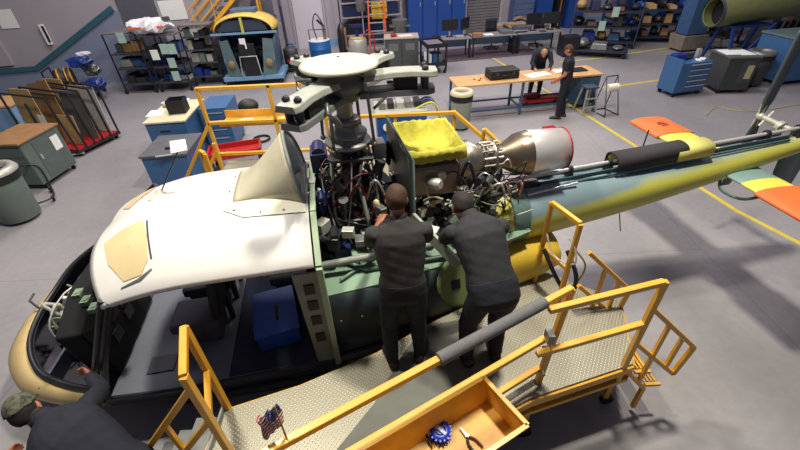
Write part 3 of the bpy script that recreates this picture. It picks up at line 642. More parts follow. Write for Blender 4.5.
# --- firewall, yellow cover over the intake plenum, engine
mb = MB(); mb.plate([(4.22, .40, 1.5), (4.28, -.52, 1.5), (4.28, -.50, 2.50), (4.22, .38, 2.56)], (.04, 0, 0)); fw = hp(mb, 'firewall', M('firewall_grey', (86, 88, 84), .5))
mb = MB(); mb.tube([(4.24, .40, 1.5), (4.24, .40, 2.57), (4.30, -.52, 2.52), (4.30, -.54, 1.5)], .022, 8); hp(mb, 'firewall_frame', M('frame_green', (70, 88, 84), .5), fw)
mb = MB()
mb.box((4.56, 0, 2.17), (.50, .64, .34)); hp(mb, 'intake_plenum', M('plenum_grey', (126, 120, 110), .4, .4), bev=.04)
# cloth: tray like, sagging middle
mb = MB(); rings = []
for k, (q, z) in enumerate(((1.02, -.10), (1.04, -.03), (1.0, .02), (.95, .01), (.86, -.07), (.6, -.12), (.3, -.13), (.02, -.13))):
    rr = []
    for j in range(72):
        a = 2 * math.pi * j / 72; c_, s_ = math.cos(a), math.sin(a); m_ = max(abs(c_), abs(s_)) ** .96
        w = .012 * math.sin(3 * a + k) * (0 if k < 3 else 1) * q
        rr.append(Vector((4.56 + q * .28 * c_ / m_, .36 * q * s_ / m_, 2.50 + z + w + .006 * math.sin(4 * a) * (k < 3) + .009 * math.sin(13 * a + k * 2.2) * (.25 if k < 3 else 1) * q + .006 * math.sin(23 * a - k))))
    rings.append(rr)
mb.loft(rings, 0, cap=False); hp(mb, 'yellow_cloth_cover', LIME)
ex = Vector((1, 0, .015)).normalized(); eo = Vector((4.78, 0, 2.17))
mb = MB(); mb.lathe(eo, ex, [(0, .20), (.02, .25), (.05, .25), (.06, .20), (.12, .19), (.20, .22), (.30, .16), (.36, .15)], 28); en = hp(mb, 'turbine_case', ENGM)
mb = MB(); mb.lathe(eo + ex * .34, ex, [(0, .17), (.03, .17), (.04, .14), (.10, .14), (.11, .18), (.14, .18), (.15, .12), (.17, .12)], 28); hp(mb, 'compressor_ring', ENGM)
for i in range(14):
    a = 2 * math.pi * i / 14; mb = MB(); p = eo + ex * .33 + Vector((0, .165 * math.cos(a), .165 * math.sin(a))); mb.cyl(p, p + ex * .2, .012, n=6); hp(mb, 'fuel_nozzle', [SILVER, ENGM, GREY][i % 3], en)
mb = MB(); mb.lathe(eo + ex * .50, ex, [(0, .12), (.08, .13), (.22, .215), (.30, .23), (.34, .232)], 32); hp(mb, 'exhaust_cone', BRONZE)
mb = MB(); mb.lathe(eo + ex * .84, ex, [(0, .235), (.01, .237), (.40, .212), (.405, .20), (.02, .20)], 36, cap=False); xp = hp(mb, 'exhaust_pipe', SILVER)
mb = MB(); mb.lathe(eo + ex * 1.235, ex, [(0, .216), (.0, .222), (.012, .222), (.012, .205), (0.0, .205)], 36, cap=False); hp(mb, 'exhaust_red_ring', RED, xp)
mb = MB(); mb.lathe(eo + ex * .9, ex, [(0, .001), (0.001, .195)], 30, cap=False); hp(mb, 'exhaust_inner', BRONZE, xp)
mb = MB(); mb.lathe((4.62, 0, 1.98), ex, [(0, .12), (.05, .18), (.3, .2), (.36, .16), (.5, .14), (.7, .12), (.75, .05)], 24); hp(mb, 'accessory_gearbox', M('gearbox_dark', (62, 60, 56), .4, .5, var=.3))
mb = MB(); mb.lathe((4.62, -.22, 2.22), (0, -1, .1), [(0, .1), (.02, .11), (.08, .1), (.1, .05), (.13, .04)], 18); hp(mb, 'starter_generator', SILVER)
mb = MB(); mb.lathe((4.50, -.34, 2.18), (.5, -.6, .1), [(0, .05), (.1, .06), (.13, .04)], 14); hp(mb, 'igniter_box', LGREY)
for i in range(95):
    s = rr_.uniform(4.36, 5.35); v = rr_.uniform(-.42, .3); z = rr_.uniform(1.55, 2.1); L_ = rr_.uniform(.1, .4)
    p = [(s, v, z), (s + L_ * .5, v - rr_.uniform(-.05, .14), z + rr_.uniform(.0, .25)), (min(s + L_, 5.4), v + rr_.uniform(-.1, .1), z + rr_.uniform(-.1, .1))]
    hose(p, rr_.choice((.006, .008, .012, .016)), WM[i % 10], 'engine_hose')
for i in range(75):
    s = rr_.uniform(4.38, 5.2); v = rr_.uniform(-.42, -.05); z = rr_.uniform(1.55, 2.15); mb = MB()
    if i % 2: mb.cyl((s, v, z), (s + rr_.uniform(-.1, .1), v - .08, z + rr_.uniform(-.05, .08)), rr_.uniform(.018, .045), n=10)
    else: mb.box((s, v, z), (rr_.uniform(.04, .12), rr_.uniform(.04, .1), rr_.uniform(.04, .1)), rz=s * 9)
    hp(mb, 'engine_fitting', [ENGM, BLKM, SILVER, DKGREY, BLKM, GREY, BRONZE, BLACK][i % 8], bev=.004)
mb = MB(); mb.tube([(5.1, -.2, 1.72), (6.2, -.16, 1.83)], .012, 8); mb.tube([(5.1, .05, 1.78), (6.0, .05, 1.86)], .02, 8); hp(mb, 'control_rod', SILVER)
mb = MB(); mb.box((5.55, -.02, 1.82), (.5, .16, .05)); hp(mb, 'oil_cooler', BLKM)
# diagonal open cowl door edge between the mechanics
mb = MB(); mb.beam((4.28, -.52, 1.95), (4.62, -.98, 1.66), .03, .12); hp(mb, 'cowl_door', M('door_pale_green', (150, 160, 146), .5))
mb = MB(); mb.box((4.45, -.56, 1.80), (.16, .1, .02), rz=-.6); hp(mb, 'white_label_plate', PAPER)
# skids
for sg in (-1, 1):
    mb = MB(); mb.tube(bez([(1.5, sg * .72, .22), (1.8, sg * .72, .06), (2.2, sg * .72, .05), (4.6, sg * .72, .05), (4.8, sg * .72, .07)], 5), .05, 12); hp(mb, 'skid', DKGREY)
for s in (2.1, 3.9):
    mb = MB(); mb.tube(bez([(s, -.72, .06), (s, -.62, .22), (s, -.4, .30), (s, .4, .30), (s, .62, .22), (s, .72, .06)], 5), .035, 10); hp(mb, 'cross_tube', DKGREY)
# blue tote inside the cabin
t = thing('blue_tote', 'blue plastic tote lying on the dark cabin floor behind the door opening', 'tote', _inv[H.name].inverted() @ Vector((2.78, -.36, .605)), HA + .15)
mb = MB(); mb.box((0, 0, .02), (.42, .62, .04)); 
for a in (-1, 1): mb.box((a * .2, 0, .12), (.025, .62, .2)); mb.box((0, a * .3, .12), (.42, .025, .2))
build(mb, 'tub', M('tote_blue', (26, 74, 168), .5), t, bev=.01)
mb = MB(); mb.box((0, 0, .235), (.46, .66, .025)); build(mb, 'lid', M('tote_blue2', (30, 80, 178), .5), t, bev=.01)
mb = MB(); mb.box((0.02, -.05, .252), (.03, .2, .01)); build(mb, 'handle', BLACK, t)
# ============================================================ WORK STANDS
def wp(mb, name, mats, parent, **k): return build(mb, name, mats, parent, world=True, **k)
YD = YEL
ws = thing('work_stand', 'yellow-railed diamond plate work stand in front of the helicopter, the two mechanics on it', 'work stand', (.6, 1.8, 0))
deckp = [(-1.60, 1.90), (-.98, 2.1), (-.27, 2.42), (.37, 2.80), (1.36, 3.34), (1.70, 3.42), (2.34, 2.94), (2.10, 2.17), (1.06, 1.88), (.2, 1.50), (-1.0, .86), (-1.75, .75)]
mb = MB(); mb.prism(deckp, .775, .80); wp(mb, 'deck_plate', TREAD, ws)
mb = MB(); mb.prism([(-.29, 1.90), (-.02, 2.40), (.14, 2.60), (.36, 2.74), (.66, 2.78), (.92, 2.52), (.90, 2.26), (.58, 1.80), (.30, 1.66), (-.34, 1.30), (-.60, 1.50)], .801, .807); wp(mb, 'rubber_mat', M('mat_grey', (98, 100, 92), .7, var=.1), ws)
for a, b in zip(deckp, deckp[1:] + deckp[:1]):
    a, b = Vector(a), Vector(b); d_ = (b - a).normalized(); nrm = Vector((d_.y, -d_.x)) * -.0
    mb = MB(); mb.beam((a.x, a.y, .73), (b.x, b.y, .73), .05, .09); mb.beam((a.x, a.y, .56), (b.x, b.y, .56), .04, .05)
    wp(mb, 'deck_beam', YD, ws, bev=.004)
for (x, y) in ((-1.4, 1.8), (-1.4, .9), (.2, 2.55), (.2, 1.6), (2.1, 2.9), (2.05, 2.25), (1.1, 3.05), (1.1, 1.95)):
    mb = MB(); mb.beam((x, y, .12), (x, y, .75), .05); lg = wp(mb, 'leg', YD, ws)
    mb = MB(); mb.cyl((x + .03, y - .02, .07), (x + .03, y + .02, .07), .07, n=16); wp(mb, 'caster', BLACK, lg)
mb = MB(); mb.beam((1.05, 1.93, .56), (2.1, 2.25, .46), .05, .06); wp(mb, 'lower_beam', YD, ws)
mb = MB(); mb.tube([(1.7, 2.3, .3), (1.95, 2.35, .42), (2.0, 2.5, .3)], .03); mb.cyl((1.85, 2.3, .15), (1.85, 2.36, .15), .09, n=14); wp(mb, 'floor_lock', BLKM, ws)
def rail(pts, w=.048, name='rail', mat=None, par=None, h=None):
    for a, b in zip(pts, pts[1:]):
        mb = MB(); mb.beam(a, b, w, h or w); wp(mb, name, mat or YD, par or ws, bev=.005)
A_, B_ = Vector((-1.0, .91, 1.87)), Vector((1.28, 2.13, 1.87))
def onR(t, z): p = A_.lerp(B_, t); return Vector((p.x, p.y, z))
rail([A_, B_]); rail([onR(0, 1.38), onR(.97, 1.38)]); rail([onR(0, .95), onR(.95, .95)], name='toe_rail')
rail([B_, (1.16, 2.02, .70)], .05, name='post'); rail([onR(0, .75), onR(0, 1.87)], name='post'); 
mb = MB(); a, b = onR(.53, 1.875), onR(.89, 1.875); mb.tube([a, a.lerp(b, .5), b], .045, 14); wp(mb, 'grey_foam_sleeve', FOAM, ws, label='grey foam sleeve on the handrail')
rail([(1.06, 1.96, 1.83), (1.99, 2.15, 1.87)]); rail([(1.04, 1.93, 1.35), (2.0, 2.15, 1.39)]); rail([(2.0, 2.15, .55), (2.0, 2.15, 1.88)], name='post')
mb = MB(); mb.box((1.14, 2.0, 1.48), (.05, .09, .09)); mb.box((1.14, 2.0, 1.3), (.04, .05, .04)); mb.cyl((1.15, 1.97, 1.05), (1.15, 1.93, 1.05), .015, n=8); wp(mb, 'clamp', GREY, ws)
for y, xo in ((2.15, 0), (2.86, -.22)):
    hs_ = 'stair_rail'
    x0 = 2.0 + xo
    rail([(x0, y, 1.58), (x0 + .55, y, 1.04), (x0 + .51, y, .64), (x0, y, 1.14)], .04, name=hs_)
    rail([(x0 + .22, y, 1.36), (x0 + .22, y, .95), (x0 + .22, y, .50)], .035, name='stair_baluster')
    rail([(x0 + .40, y, 1.18), (x0 + .40, y, .78)], .035, name='stair_baluster')
    rail([(x0, y, .78), (x0 + .30, y, .42), (x0 + .30, y, .08)], .04, name='stair_stringer')
for k in range(2):
    mb = MB()
    for q in range(4): mb.beam((2.16 + k * .17 + q * .035, 2.2, .66 - k * .22), (2.12 + k * .17 + q * .035, 2.8, .66 - k * .22), .014, .02)
    mb.beam((2.15 + k * .17, 2.17, .66 - k * .22), (2.30 + k * .17, 2.17, .66 - k * .22), .03); mb.beam((2.10 + k * .17, 2.83, .66 - k * .22), (2.26 + k * .17, 2.83, .66 - k * .22), .03)
    wp(mb, 'step', YELT, ws)
# gate hoop at the far right corner with a white rope
rail([(1.52, 3.30, .72), (1.52, 3.30, 1.87), (1.66, 2.93, 1.87), (1.66, 2.93, .72)], .045, name='gate_rail'); rail([(1.52, 3.30, 1.30), (1.66, 2.93, 1.30)], .04, name='gate_rail')
mb = MB(); mb.tube(bez([(1.55, 3.42, 1.55), (1.53, 3.28, 1.50), (1.58, 3.1, 1.33), (1.68, 2.88, 1.42), (1.66, 2.9, 1.60), (1.62, 2.98, 1.66)], 8), .009, 6); wp(mb, 'rope', ROPE, ws)
mb = MB(); mb.tube(bez([(1.50, 3.2, 1.35), (1.62, 3.0, 1.1), (1.75, 2.9, .95), (1.80, 2.98, 1.15), (1.7, 3.1, 1.4)], 8), .022, 8); wp(mb, 'black_strap', BLACK, ws)
mb = MB(); mb.tube(bez([(1.72, 3.0, 1.5), (1.86, 2.98, 1.3), (1.84, 3.0, 1.05), (1.76, 3.0, .95)], 8), .010, 6); wp(mb, 'cable', M('cable_tan', (150, 132, 70), .6), ws)
# left gate and stair rails
rail([(-1.58, 1.92, .72), (-1.58, 1.92, 1.87), (-1.42, 1.52, 1.87), (-1.42, 1.52, .72)], .05, name='gate_rail'); rail([(-1.58, 1.92, 1.36), (-1.42, 1.52, 1.36)], .045, name='gate_rail')
for (x, y) in ((-1.42, 1.52),):
    rail([(x, y, 1.74), (x - .80, y, .70)], .045, name='stair_rail'); rail([(x, y, 1.34), (x - .70, y, .42)], .045, name='stair_rail')
    rail([(x - .34, y, 1.30), (x - .34, y, .80)], .035, name='stair_baluster'); rail([(x - .79, y, .72), (x - .79, y, .06)], .04, name='stair_baluster')
for k in range(3):
    mb = MB(); mb.box((-1.82 - k * .22, 1.72, .62 - k * .2), (.18, .42, .03)); wp(mb, 'step', GREY, ws)
mb = MB(); mb.beam((-1.60, 1.90, .83), (-1.60, 1.45, .83), .02, .06); wp(mb, 'toe_plate', GREY, ws)
# tool tray hung on the rail
u = Vector((.882, .471, 0)); w = Vector((.52, -.854, 0)); c0 = Vector((.56, 1.68, 0))
tr = thing('tool_tray', 'yellow steel tool tray hung on the outside of the work stand handrail', 'tray', (.2, 1.2, 0))
def T(a, b, z): q = c0 - u * a + w * b; return Vector((q.x, q.y, z))
L_, D_ = 1.7, .42
mb = MB(); mb.plate([T(0, .06, 1.22), T(L_, .06, 1.22), T(L_, D_ - .06, 1.22), T(0, D_ - .06, 1.22)], (0, 0, .012)); wp(mb, 'tray_floor', YELT, tr)
for nm, q in (('back_wall', (T(0, 0, 1.45), T(L_, 0, 1.45), T(L_, .06, 1.22), T(0, .06, 1.22))), ('front_wall', (T(0, D_, 1.45), T(L_, D_, 1.45), T(L_, D_ - .06, 1.22), T(0, D_ - .06, 1.22))),
              ('end_wall', (T(0, 0, 1.45), T(0, D_, 1.45), T(0, D_ - .06, 1.22), T(0, .06, 1.22))), ('end_wall', (T(L_, 0, 1.45), T(L_, D_, 1.45), T(L_, D_ - .06, 1.22), T(L_, .06, 1.22)))):
    dv = {'back_wall': w * .008, 'front_wall': -w * .008, 'end_wall': u * .008}[nm]; mb = MB(); mb.plate(q, dv); wp(mb, nm, YELT, tr)
for a in (0, D_):
    mb = MB(); mb.beam(T(0, a, 1.455), T(L_, a, 1.455), .03, .014); wp(mb, 'rim', YD, tr)
mb = MB(); mb.beam(T(0, 0, 1.455), T(0, D_, 1.455), .03, .014); wp(mb, 'rim', YD, tr)
mb = MB(); mb.beam(T(.03, .03, 1.2), T(.03, .03, .8), .05); mb.beam(T(.1, .02, .95), T(.1, D_ - .1, 1.2), .04); wp(mb, 'bracket', YD, tr)
# pliers
pl = thing('pliers', 'dark-handled pliers lying open in the yellow tool tray', 'pliers', T(.30, .20, 1.236), .6)
for sg in (-1, 1):
    mb = MB(); mb.tube(bez([(0, 0, .012), (sg * .03, -.05, .012), (sg * .035, -.12, .012)], 5), .009, 8); build(mb, 'handle', [BLACK, M('grip_red', (96, 30, 28), .6)][sg > 0], pl)
    mb = MB(); mb.plate([(0, -.01, .006), (sg * .012, .01, .006), (sg * .006, .07, .006), (0, .07, .006)], (0, 0, .012)); build(mb, 'jaw', GREY, pl)
for sg in (1,):
    mb = MB(); mb.cyl((0, 0, .002), (0, 0, .024), .012, n=12); build(mb, 'pivot', SILVER, pl)
# blue reel
rlp = G(440, 434, 1.235)
rl = thing('cable_reel', 'small blue plastic cable reel with a slotted rim lying in the yellow tool tray', 'reel', rlp, .3)
RB = M('reel_blue', (28, 54, 170), .35)
for z in (0.0, .05):
    mb = MB(); mb.lathe((0, 0, z), (0, 0, 1), [(0, .04), (0, .072), (.008, .072), (.008, .04)], 28, cap=False); fl_ = build(mb, 'flange', RB, rl)
    mb = MB()
    for k in range(16):
        a = 2 * math.pi * k / 16; mb.box((.076 * math.cos(a), .076 * math.sin(a), z + .004), (.014, .012, .009), rz=a)
    build(mb, 'rim_teeth', RB, fl_)
mb = MB(); mb.cyl((0, 0, .004), (0, 0, .055), .03, n=20); build(mb, 'hub', RB, rl)
mb = MB(); mb.box((0, 0, .062), (.022, .1, .012), rz=.5); build(mb, 'crank', M('reel_pale', (150, 160, 190), .4), rl)
mb = MB(); mb.tube([(-.09, -.07, .01), (-.10, .02, .03), (-.02, .09, .06)], .009, 8); build(mb, 'carry_handle', BLACK, rl)
# stick flag
fg = thing('stick_flag', 'small US stick flag fixed upright to the yellow handrail', 'flag', onR(.145, 1.895), 0); fg.scale = (1.35, 1.35, 1.2)
mb = MB(); mb.tube([(0, 0, 0), (-.015, .03, .22)], .004, 6); build(mb, 'stick', M('stick_wood', (170, 130, 80), .6), fg)
mb = MB(); FW = [M('flag_red', (150, 36, 50), .8, var=.03), M('flag_white', (222, 214, 208), .8, var=.03), M('flag_blue', (44, 52, 110), .8, var=.03)]
NX, NZ = 18, 13
def fp(i, j):
    a, b = i / NX, j / NZ; droop = a ** 1.3
    return Vector((-.012 - .085 * a * (1 - .2 * b) + .010 * math.sin(a * 14 + b * 2), .028 - .02 * a + .022 * math.sin(a * 15 + b * 3), .21 - .125 * b - .065 * droop))
for i in range(NX):
    for j in range(NZ):
        m_ = 2 if (i < 8 and j < 7) else (j % 2); mb.add([fp(i, j), fp(i + 1, j), fp(i + 1, j + 1), fp(i, j + 1)], [(0, 1, 2, 3)], m_, True)
fo = build(mb, 'flag_cloth', FW, fg); fo.modifiers.new('solid', 'SOLIDIFY').thickness = .001
mb = MB()
for i in range(7):
    for j in range(5): q = fp(.7 + i, .8 + j * 1.2 if j * 1.2 < 5.6 else 5.5) if False else (fp(min(i + 1, 7), min(j + 1, 6)) + Vector((0, -.0012, 0))); mb.box(q, (.0024, .001, .0024))
build(mb, 'flag_stars', FW[1], fo)

# ---- far work stand behind the helicopter
fs = thing('work_stand', 'yellow railed maintenance stand on the far side behind the white helicopter roof', 'work stand', (-1, 5.6, 0))
dk2 = [(-2.6, 4.75), (.9, 4.75), (1.2, 5.55), (-2.6, 5.62)]
mb = MB(); mb.prism(dk2, 1.33, 1.36); wp(mb, 'deck_plate', TREAD, fs)
def frail(pts, w=.048, name='rail', **k): rail(pts, w, name, par=fs, **k)
for z in (2.46, 1.97, 1.48): frail([(-2.70, 5.6, z), (-1.03, 5.6, z), (.86, 5.58, z)] if z < 2.4 else [(-2.70, 5.6, z), (-.98, 5.6, z)])
for x in (-2.70, -1.72, -1.0, .0, .86): frail([(x, 5.6, 1.30), (x, 5.6, 2.48 if x < -.9 else 1.99)], name='post')
frail([(.86, 5.58, 1.97), (1.45, 5.3, 1.50)], name='stair_rail'); frail([(1.2, 5.25, 1.2), (1.22, 5.2, 1.86), (1.42, 5.05, 1.70), (1.42, 5.05, 1.1)], name='gate_rail')
frail([(-2.7, 5.6, 1.95), (-3.3, 5.5, 1.10)], name='stair_rail'); frail([(-2.7, 5.6, 1.55), (-3.1, 5.5, .98)], name='stair_rail'); frail([(-2.62, 5.4, 1.75), (-2.62, 5.4, 1.2)], name='stair_rail')
frail([(-2.62, 5.05, 1.33), (-2.62, 5.05, 1.75), (-2.72, 5.15, 1.75), (-2.72, 5.15, 1.1)], name='gate_rail')
for x, y in ((-2.6, 5.55), (-2.6, 4.8), (-.8, 5.55), (-.8, 4.8), (.9, 5.5), (.9, 4.8)):
    mb = MB(); mb.beam((x, y, .12), (x, y, 1.33), .05); lg = wp(mb, 'leg', YD, fs); mb = MB(); mb.cyl((x - .02, y, .07), (x + .02, y, .07), .07, n=14); wp(mb, 'caster', BLACK, lg)
for z in (.5,): frail([(-2.6, 5.55, z), (.9, 5.5, z)], name='brace')
ot = thing('parts_tray', 'orange-yellow open parts tray hung on the far work stand rail', 'tray', (-2.2, 5.8, 1.85))
mb = MB(); mb.box((.1, .13, .0), (1.05, .32, .02)); build(mb, 'tray_floor', YELT, ot)
mb = MB(); mb.box((.1, .28, .06), (1.05, .012, .14)); build(mb, 'back_wall', YELT, ot)
mb = MB(); mb.box((.62, .13, .13), (.012, .34, .28)); build(mb, 'end_wall', YELT, ot)
mb = MB(); mb.box((.1, -.03, .04), (1.05, .012, .1)); build(mb, 'front_wall', YELT, ot)
mb = MB(); mb.prism([(-.11, -.08), (.12, -.06), (.1, .09), (-.12, .08)], 0, .004); solo(mb, 'paper_sheet', PAPER, 'white sheet of paper lying in the far orange parts tray', 'paper', loc=(-2.28, 5.92, 1.862), rz=.1)
mb = MB(); mb.box((0, 0, .012), (.14, .06, .024)); solo(mb, 'small_tool', GREY, 'small grey tool in the far orange parts tray beside the paper', 'tool', loc=(-1.98, 5.92, 1.861), rz=.3, bev=.006)
mb = MB(); mb.box((0, 0, .012), (.1, .07, .024)); solo(mb, 'rag', PAPER, 'white rag at the tall end of the far orange parts tray', 'rag', loc=(-1.72, 5.93, 1.861), rz=.6, bev=.01)
mb = MB(); mb.ball((0, 0, .1), (.16, .13, .11), 16, 10); mb.box((0, -.08, .02), (.2, .12, .03)); solo(mb, 'bump_cap', BLACK, 'black cap resting beyond the rail of the far work stand tray', 'cap', loc=G(250, 112, 1.88))
# red low cart beneath
rc = thing('red_tray_cart', 'low red tray cart on the floor behind the far work stand railing', 'cart', G(240, 166), .25)
mb = MB(); mb.box((0, 0, .34), (1.1, .55, .05)); build(mb, 'tray', RED, rc, bev=.01)
for x in (-.53, .53): mb = MB(); mb.box((x, 0, .41), (.03, .55, .12)); build(mb, 'side_wall', RED, rc)
for y in (-.26, .26): mb = MB(); mb.box((0, y, .41), (1.1, .03, .12)); build(mb, 'side_wall', RED, rc)
for x in (-.48, .48):
    for y in (-.22, .22): mb = MB(); mb.beam((x, y, .1), (x, y, .33), .035); lg = build(mb, 'leg', BLKM, rc); mb = MB(); mb.cyl((x, y - .02, .05), (x, y + .02, .05), .05, n=12); build(mb, 'caster', BLACK, lg)
mb = MB(); 
for k in range(2): mb.tube([Vector((.2 * math.cos(a), .2 * math.sin(a), .02 + .03 * k)) for a in [2 * math.pi * i / 20 for i in range(21)]], .016, 6)
solo(mb, 'hose_coil', BLACK, 'coil of black hose on the floor beside the red tray cart', 'hose', loc=G(262, 140))
mb = MB(); mb.box((0, 0, .003), (.62, .38, .006)); solo(mb, 'floor_cover_plate', M('plate_pale', (150, 146, 144), .5), 'pale square cover plate in the floor seen through the far railing', 'plate', loc=G(240, 140), rz=.18)
# ============================================================ BACKGROUND FURNITURE
def casters(t, xs, ys, r=.05, h=None):
    for x in xs:
        for y in ys: mb = MB(); mb.cyl((x, y - .018, r), (x, y + .018, r), r, n=12); mb.box((x, y, r * 1.9), (.05, .05, r * .9)); build(mb, 'caster', BLACK, t)
def sheet(name, label, loc, w, d, rz=0, mat=None, cat='paper', h=.004, group=None):
    mb = MB(); mb.prism([(-w / 2, -d / 2), (w / 2, -d / 2 + .01), (w / 2 - .01, d / 2), (-w / 2 + .01, d / 2 - .01)], 0, h)
    return solo(mb, name, mat or PAPER, label, cat, group, loc=loc, rz=rz)
# round bin at the far left
def round_bin(label, loc, r, h, body, lid, liner=None, rz=0):
    t = thing('trash_can', label, 'bin', loc, rz)
    mb = MB(); mb.lathe((0, 0, .06), (0, 0, 1), [(0, r * .82), (.02, r * .84), (h - .1, r), (h - .08, r * .97), (.05, r * .8)], 28, cap=False); mb.cyl((0, 0, .06), (0, 0, .09), r * .8, n=28); build(mb, 'body', body, t)
    mb = MB(); z = h - .06; mb.lathe((0, 0, z), (0, 0, 1), [(0, r * 1.06), (.03, r * 1.07), (.09, r * .95), (.10, r * .72), (.04, r * .66), (.0, r * .64)], 28, cap=False); build(mb, 'lid_ring', lid, t)
    mb = MB(); mb.cyl((0, 0, z - .1), (0, 0, z - .09), r * .9, n=24); build(mb, 'rubbish_bag', BLACK, t)
    if liner: mb = MB(); mb.lathe((0, 0, z - .14), (0, 0, 1), [(0, r * 1.0), (.12, r * 1.03), (.14, r * 1.02)], 28, cap=False); build(mb, 'liner', liner, t)
    for k in range(4): a = k * 1.57 + .7; mb = MB(); x, y = r * .62 * math.cos(a), r * .62 * math.sin(a); mb.cyl((x, y - .015, .03), (x, y + .015, .03), .03, n=10); build(mb, 'caster', BLACK, t)
    return t
round_bin('green-grey round bin with a silvery ring lid beside the wood-topped cabinet', G(24, 218), .36, 1.02, GGREY, LGREY, BLACK)
round_bin('cream-lidded grey waste bin with black liner at the end of the wooden workbench', G(460, 128), .27, .93, M('bin_grey', (128, 134, 122), .5), M('bin_cream', (196, 186, 158), .5), BLACK)
# wood-topped cabinet
a = Vector((-7.75, 7.95, 0)); cb = thing('cabinet', 'dark green-grey steel cabinet with a brown wooden top near the left edge', 'cabinet', a, R(-4))
mb = MB(); mb.box((0, 0, .56), (.82, 1.0, .9)); build(mb, 'body', GGREY, cb, bev=.02)
mb = MB(); mb.box((0, 0, 1.03), (.88, 1.08, .04)); build(mb, 'wood_top', WOODD, cb, bev=.006)
mb = MB(); mb.box((.415, .1, .56), (.012, .7, .78)); dr = build(mb, 'door', M('door_gg', (84, 96, 92), .45), cb, bev=.004)
mb = MB(); mb.box((.428, -.2, .62), (.02, .03, .1)); build(mb, 'handle', SILVER, dr)
mb = MB(); mb.box((.424, .28, .72), (.004, .2, .3)); build(mb, 'label_sheet', PAPER, dr)
mb = MB(); mb.box((0, -.505, .84), (.74, .012, .2)); build(mb, 'drawer', M('door_gg', (84, 96, 92), .45), cb, bev=.004)
casters(cb, (-.34, .34), (-.42, .42))
# hand truck in front of it
ht = thing('hand_cart', 'low black tubular hand cart on the floor between the bin and cabinet', 'cart', G(40, 200), R(-50))
mb = MB(); mb.tube(bez([(-.3, -.25, .12), (.3, -.25, .12), (.42, 0, .12), (.3, .25, .12), (-.3, .25, .12)], 6), .018, 8); build(mb, 'base_frame', BLKM, ht)
mb = MB(); mb.tube(bez([(-.3, -.25, .12), (-.42, -.22, .55), (-.42, .22, .55), (-.3, .25, .12)], 6), .018, 8); build(mb, 'handle', BLKM, ht)
casters(ht, (-.2, .25), (-.22, .22), .045)
# pale blue bench at the far left edge
lb = thing('workbench', 'pale blue bench with a tan top cut by the left edge of the photo', 'workbench', (-10.6, 10.55, 0), R(8))
mb = MB(); mb.box((0, 0, .45), (1.6, .9, .86)); build(mb, 'body', LBLUE, lb, bev=.01)
mb = MB(); mb.box((0, 0, .9), (1.66, .96, .04)); build(mb, 'top', WOOD, lb)
# sheet material rack
rk = thing('sheet_rack', 'black wheeled rack holding upright sheets of cardboard and panel', 'rack', (-8.15, 9.75, 0), R(-18))
def fr(mb, p, w=.035): 
    for a, b in zip(p, p[1:]): mb.beam(a, b, w)
mb = MB(); mb.box((0, 0, .16), (1.5, 1.15, .03)); build(mb, 'base_tray', RED, rk)
mb = MB(); fr(mb, [(-.78, -.6, .13), (.78, -.6, .13), (.78, .6, .13), (-.78, .6, .13), (-.78, -.6, .13)], .05); build(mb, 'base_frame', BLKM, rk)
for i in range(6):
    y = -.58 + i * .232
    mb = MB(); fr(mb, [(-.78, y, .14), (-.78, y, 1.45), (.62 + .03 * i, y, 1.42 - .02 * i), (.78, y, .14)]); 
    if i in (0, 2, 4): mb.beam((-.1, y, .14), (-.1, y, 1.25), .035)
    build(mb, 'divider', BLKM, rk)
mb = MB(); mb.tube([(-.7, -.66, .08), (.5, -.75, .08), (.82, -.5, .08)], .02, 8); build(mb, 'bumper', LGREY, rk)
casters(rk, (-.7, .7), (-.52, .52), .06)
PM = [CARD, CARD, M('cardboard2', (150, 118, 76), .8), M('panel_greyd', (92, 98, 96), .5), CARD, M('panel_white2', (176, 176, 170), .5)]
LB = ['tan cardboard sheet at the front of the black rack', 'small tan cardboard sheet leaning at the right front of the rack', 'brown cardboard sheet in the middle of the black rack', 'dark grey rounded panel in the middle of the black rack', 'tan sheet toward the back of the black rack', 'pale grey panel at the back of the black rack']
mi = _inv[rk.name].inverted()
for i in range(6):
    x0, x1, h_ = [(-.74, .10, 1.5), (.05, .66, .85), (-.75, .2, 1.62), (-.1, .68, 1.3), (-.7, .1, 1.5), (-.3, .64, 1.3)][i]; y = -.5 + i * .2
    mb = MB(); mb.plate([(x0, y, .18), (x1, y - .0, .18), (x1 - (.1 if i % 2 else .2), y + .12, h_), (x0, y + .12, h_ * (1 if i != 2 else .9))], (0, .02, 0))
    o = solo(mb, ['cardboard_sheet', 'cardboard_sheet', 'cardboard_sheet', 'grey_sheet', 'cardboard_sheet', 'pale_sheet'][i], PM[i], LB[i], 'panel', 'upright sheets in the black rack', loc=rk.location, rz=R(-18), bev=.004)
mb = MB(); mb.plate([(.05, -.585, .7), (.26, -.585, .7), (.26, -.575, 1.0), (.05, -.575, 1.0)], (0, .004, 0)); solo(mb, 'paper_sheet', PAPER, 'white paper sheet taped to the front of the black sheet rack', 'paper', loc=rk.location, rz=R(-18))
